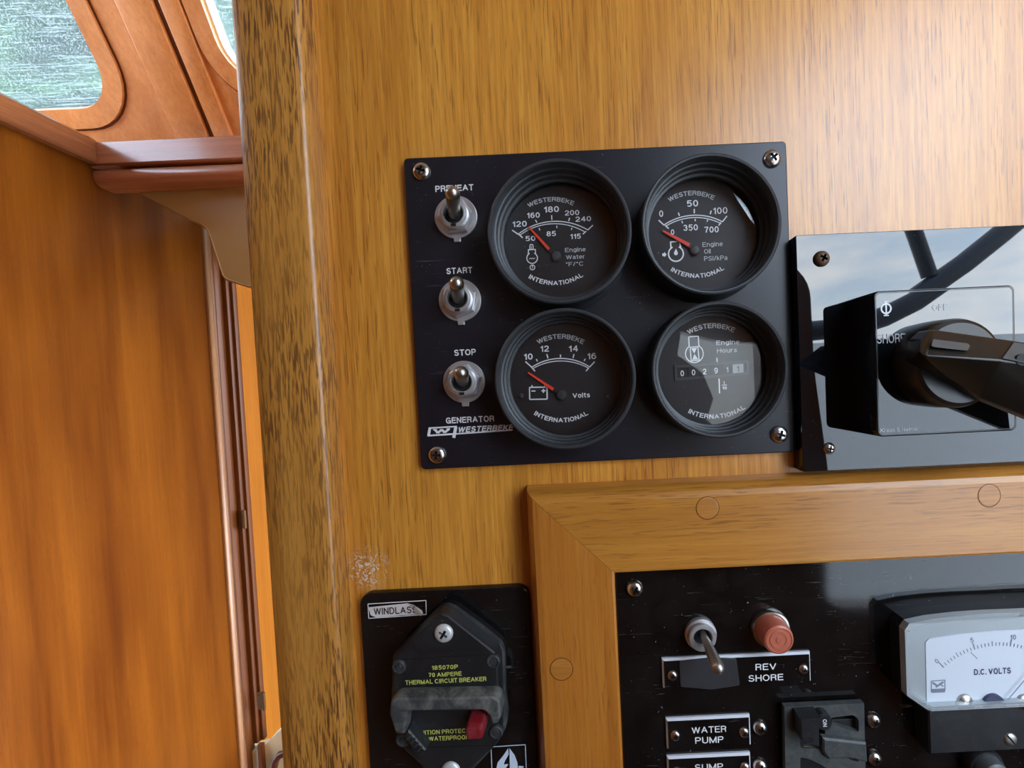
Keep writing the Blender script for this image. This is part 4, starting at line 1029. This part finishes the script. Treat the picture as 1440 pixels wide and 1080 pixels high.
for i in range(41):
    f = i/20; big = i % 10 == 0; mid_ = i % 5 == 0
    a_ = ac[3]+(ac[4]-ac[3])*f; r0 = ac[2]-.9; r1 = ac[2]+(1.9 if big else 1.1 if mid_ else .5)
    mb.line((ctr.x+r0*math.cos(a_), ctr.y+r0*math.sin(a_)), (ctr.x+r1*math.cos(a_), ctr.y+r1*math.sin(a_)), .42 if big else .3, ND2+.02)
mb.line(fz(492, 315), fz(535, 357), .3, ND2+.02)
build('scale_marks', mb, 'print_slate', fc, flat=True)
mb = MB(); mb.outline([fz(232, 505), fz(322, 498), fz(322, 572), fz(232, 578)], .35, ND2+.02); mb.line(fz(236, 570), fz(320, 566), 1.6, ND2+.02); mb.line(fz(240, 515), fz(270, 535), .8, ND2+.02); mb.line(fz(262, 545), fz(312, 510), .7, ND2+.02); mb.line(fz(285, 520), fz(310, 540), .5, ND2+.02)
build('emblem', mb, 'print_slate', fc, 'small boxed grey emblem', flat=True)
a1_, b1_ = fz(722, 612), fz(900, 400)
build('needle', MB().line(a1_, b1_, .45, ND2+1.2, .3), 'print_slate', fc, flat=True)
q = fz(633, 655); build('movement_cover', MB().prism(circle(q[0], q[1], 74*k, 24, 0, math.pi), [(0, ND2), (0, ND2+1.2)]), 'print_navy', fc)
for x in (450, 840):
    q = fz(x, 640); build('movement_screw', MB().lathe(q[0], q[1], [(55*k, ND2), (50*k, ND2+.8), (20*k, ND2+1.3)], 20), 'steel', fc)
screw(V, 1422, 1041, N1, 2.7, .9, 'steel_dull', .9, 'slotted', 'slotted dark screw')
q = at(1392, 1076, NQ+6); 
Kb = thing('rotary_control', 'round dark grey knob below the DC volts meter, cut by the bottom edge', 'control', (q[0], NQ, q[1]-4))
build('skirt', MB().lathe(q[0], q[1]-2.5, [(7.5, NQ), (7.5, NQ+4), (7, NQ+5)], 40), 'breaker_black', Kb)
build('cap', MB().lathe(q[0], q[1]-2.5, [(6, NQ+5), (5.4, NQ+9), (4.6, NQ+9.6)], 40), 'knob_grey', Kb)
# =====================================================================
# WINDLASS BREAKER
# =====================================================================
NWP = 3.2
c0, c1, c2 = at(506, 836, NWP), at(742, 823, NWP), at(520, 1080, NWP)
wu0 = (at(507, 860, NWP)[0]+at(519, 1070, NWP)[0])/2; wu1 = (at(743, 850, NWP)[0]+at(758, 1070, NWP)[0])/2; wv1 = (c0[1]+c1[1])/2
W_ = thing('windlass_panel', 'black round-cornered plate labelled WINDLASS, left of the teak frame', 'panel', ((wu0+wu1)/2, 0, wv1-60))
build('plate', MB().slab(rrect((wu0+wu1)/2, wv1-65, wu1-wu0, 130, 5, 7), 0, NWP, .4), 'gloss_black', W_)
def cz(x, y, n): return at(480+x/3.857, 800+y/3.857, n)
build('label_outline', MB().outline([cz(145, 190, NWP), cz(459, 171, NWP), cz(461, 247, NWP), cz(149, 268, NWP)], .32, NWP+.02), 'print_white', W_)
pp = [cz(*p, NWP) for p in ((147, 208), (360, 186), (392, 195), (438, 225), (444, 243), (330, 250), (190, 262), (160, 250))]
pl = build('paper_label', MB().slab(ccw(pp), NWP+.05, NWP+.2, 0), 'paper', W_, 'peeling pinkish paper label')
build('curled_corner', MB().add([(*[cz(365, 188, NWP)[0]], NWP+.25, cz(365, 188, NWP)[1]), (cz(400, 197, NWP)[0], NWP+.3, cz(400, 197, NWP)[1]), (cz(445, 232, NWP)[0], NWP+2.2, cz(445, 232, NWP)[1]), (cz(440, 245, NWP)[0], NWP+1.8, cz(440, 245, NWP)[1]), (cz(395, 230, NWP)[0], NWP+.3, cz(395, 230, NWP)[1])], [(0, 1, 2, 3, 4)]), 'paper_curl', pl)
mb = MB(); q = cz(292, 224, NWP); mb.text('WINDLASS', q[0]+.2, q[1], 38/3.857*(H-NWP)/F_PX, NWP+.28, bold=.02, width=238/3.857*(H-NWP)/F_PX); build('lettering', mb, 'void_black', pl, flat=True)
mb = MB(); mb.outline([cz(812, 965, NWP), cz(998, 953, NWP), cz(1006, 1150, NWP), cz(820, 1160, NWP)], .32, NWP+.02)
mb.prism([cz(*p, NWP) for p in ((905, 972), (880, 1010), (848, 1050), (842, 1075), (850, 1100), (880, 1100), (905, 1060), (897, 1058), (880, 1062), (888, 1040), (908, 1005))], [(0, NWP+.02), (0, NWP+.08)])
mb.prism([cz(*p, NWP) for p in ((912, 972), (940, 1010), (955, 1050), (960, 1100), (914, 1100))], [(0, NWP+.02), (0, NWP+.08)])
mb.prism([cz(*p, NWP) for p in ((962, 1068), (990, 1070), (985, 1090), (962, 1092))], [(0, NWP+.02), (0, NWP+.08)])
build('emblem', mb, 'print_blue', W_, 'pale blue boxed sail emblem', flat=True)
NM = NWP+11
cc = cz(565, 700, NM)
Cb = thing('circuit_breaker', 'dusty black thermal circuit breaker with red button on the windlass panel', 'breaker', (cc[0], NWP, cc[1]))
base = [cz(*p, NWP+5) for p in ((562, 212), (610, 232), (740, 325), (862, 425), (880, 470), (885, 700), (898, 800), (890, 880), (850, 950), (800, 1010), (690, 1130), (600, 1200), (540, 1195), (330, 990), (285, 900), (258, 800), (262, 690), (270, 480), (300, 448), (480, 262), (530, 218))]
build('base', MB().prism(round_poly(base, .8, 2), [(0, NWP), (0, NWP+3), (.8, NWP+4.2), (1.4, NWP+5)]), 'dusty_black', Cb)
bod = [cz(*p, NM) for p in ((545, 238), (580, 250), (836, 452), (850, 500), (858, 700), (858, 930), (830, 968), (600, 1180), (560, 1180), (340, 985), (300, 930), (272, 760), (280, 480), (310, 452), (520, 250))]
body = build('body', MB().prism(round_poly(bod, .6, 2), [(-.5, NWP+4.8), (0, NM-1.), (.3, NM-.3), (.9, NM)]), 'breaker_black', Cb)
for (a_, b_) in (((305, 492), (840, 462)), ((335, 972), (832, 955))): build('seam', MB().line(cz(*a_, NM), cz(*b_, NM), .35, NM-.02), 'void_black', body)
for (x, y) in ((308, 537), (822, 507), (838, 893), (330, 935)):
    q = cz(x, y, NM+1)
    build('rivet', MB().lathe(q[0], q[1], [(2.9, NM-.4), (2.7, NM+.6), (2.1, NM+.9), (1.9, NM+.5), (1.2, NM+.5), (1., NM+.9), (.3, NM+.9)], 28), 'dusty_black', Cb)
screw(Cb, 480+553/3.857, 800+354/3.857, NM, 3.75, 1.6, 'white_screw', .6, label='white cross-head screw')
screw(Cb, 480+592/3.857, 800+1102/3.857, NM, 3.75, 1.6, 'white_screw', .2, label='white cross-head screw')
mb = MB(); kk = (H-NM)/F_PX/3.857
for st, x, y, w, h in (('185070P', 562, 533, 145, 24), ('70 AMPERE', 563, 571, 182, 24), ('THERMAL CIRCUIT BREAKER', 567, 606, 448, 25), ('IGNITION PROTECTED', 570, 881, 345, 25), ('WATERPROOF', 583, 916, 222, 25)):
    q = cz(x, y, NM); mb.text(st, q[0], q[1], h*kk, NM+.06, bold=.03, width=w*kk)
build('lettering', mb, 'print_yellow', Cb, flat=True)
NH = NM+6
hd = [cz(*p, NH) for p in ((255, 790), (262, 722), (300, 700), (830, 690), (862, 715), (868, 800), (850, 845), (812, 850), (800, 800), (770, 772), (365, 778), (350, 850), (345, 905), (290, 900))]
build('hood', MB().prism(round_poly(hd, 1.0, 3), [(0, NM-.5), (0, NH-1.6), (.35, NH-.5), (1.1, NH)]), 'thick_dust', Cb)
q = at(666.5, 1036, NM+10)
build('button', MB().prism(rrect(q[0]+.1, q[1]+1.2, 6.6, 5.2, 1.3, 4), [(-.2, NM), (0, NM+9), (.3, NM+9.7), (.9, NM+10)]), 'button_red', Cb, 'worn red push button')
lv = [cz(*p, NM+5) for p in ((335, 905), (362, 875), (458, 985), (435, 1012), (400, 1000))]
lb = build('reset_lever', MB().prism(ccw(lv), [(-.3, NM-1), (0, NM+4.4), (.5, NM+5)]), 'breaker_black', Cb)
for k in range(4):
    f = .2+.2*k; a_ = Vector(cz(340, 900, NM+5))*(1-f)+Vector(cz(432, 1010, NM+5))*f; b_ = Vector(cz(362, 877, NM+5))*(1-f)+Vector(cz(457, 985, NM+5))*f
    build('grip_rib', MB().tube([(a_.x, NM+5.1, a_.y), (b_.x, NM+5.1, b_.y)], .35, 8), 'dusty_black', lb)
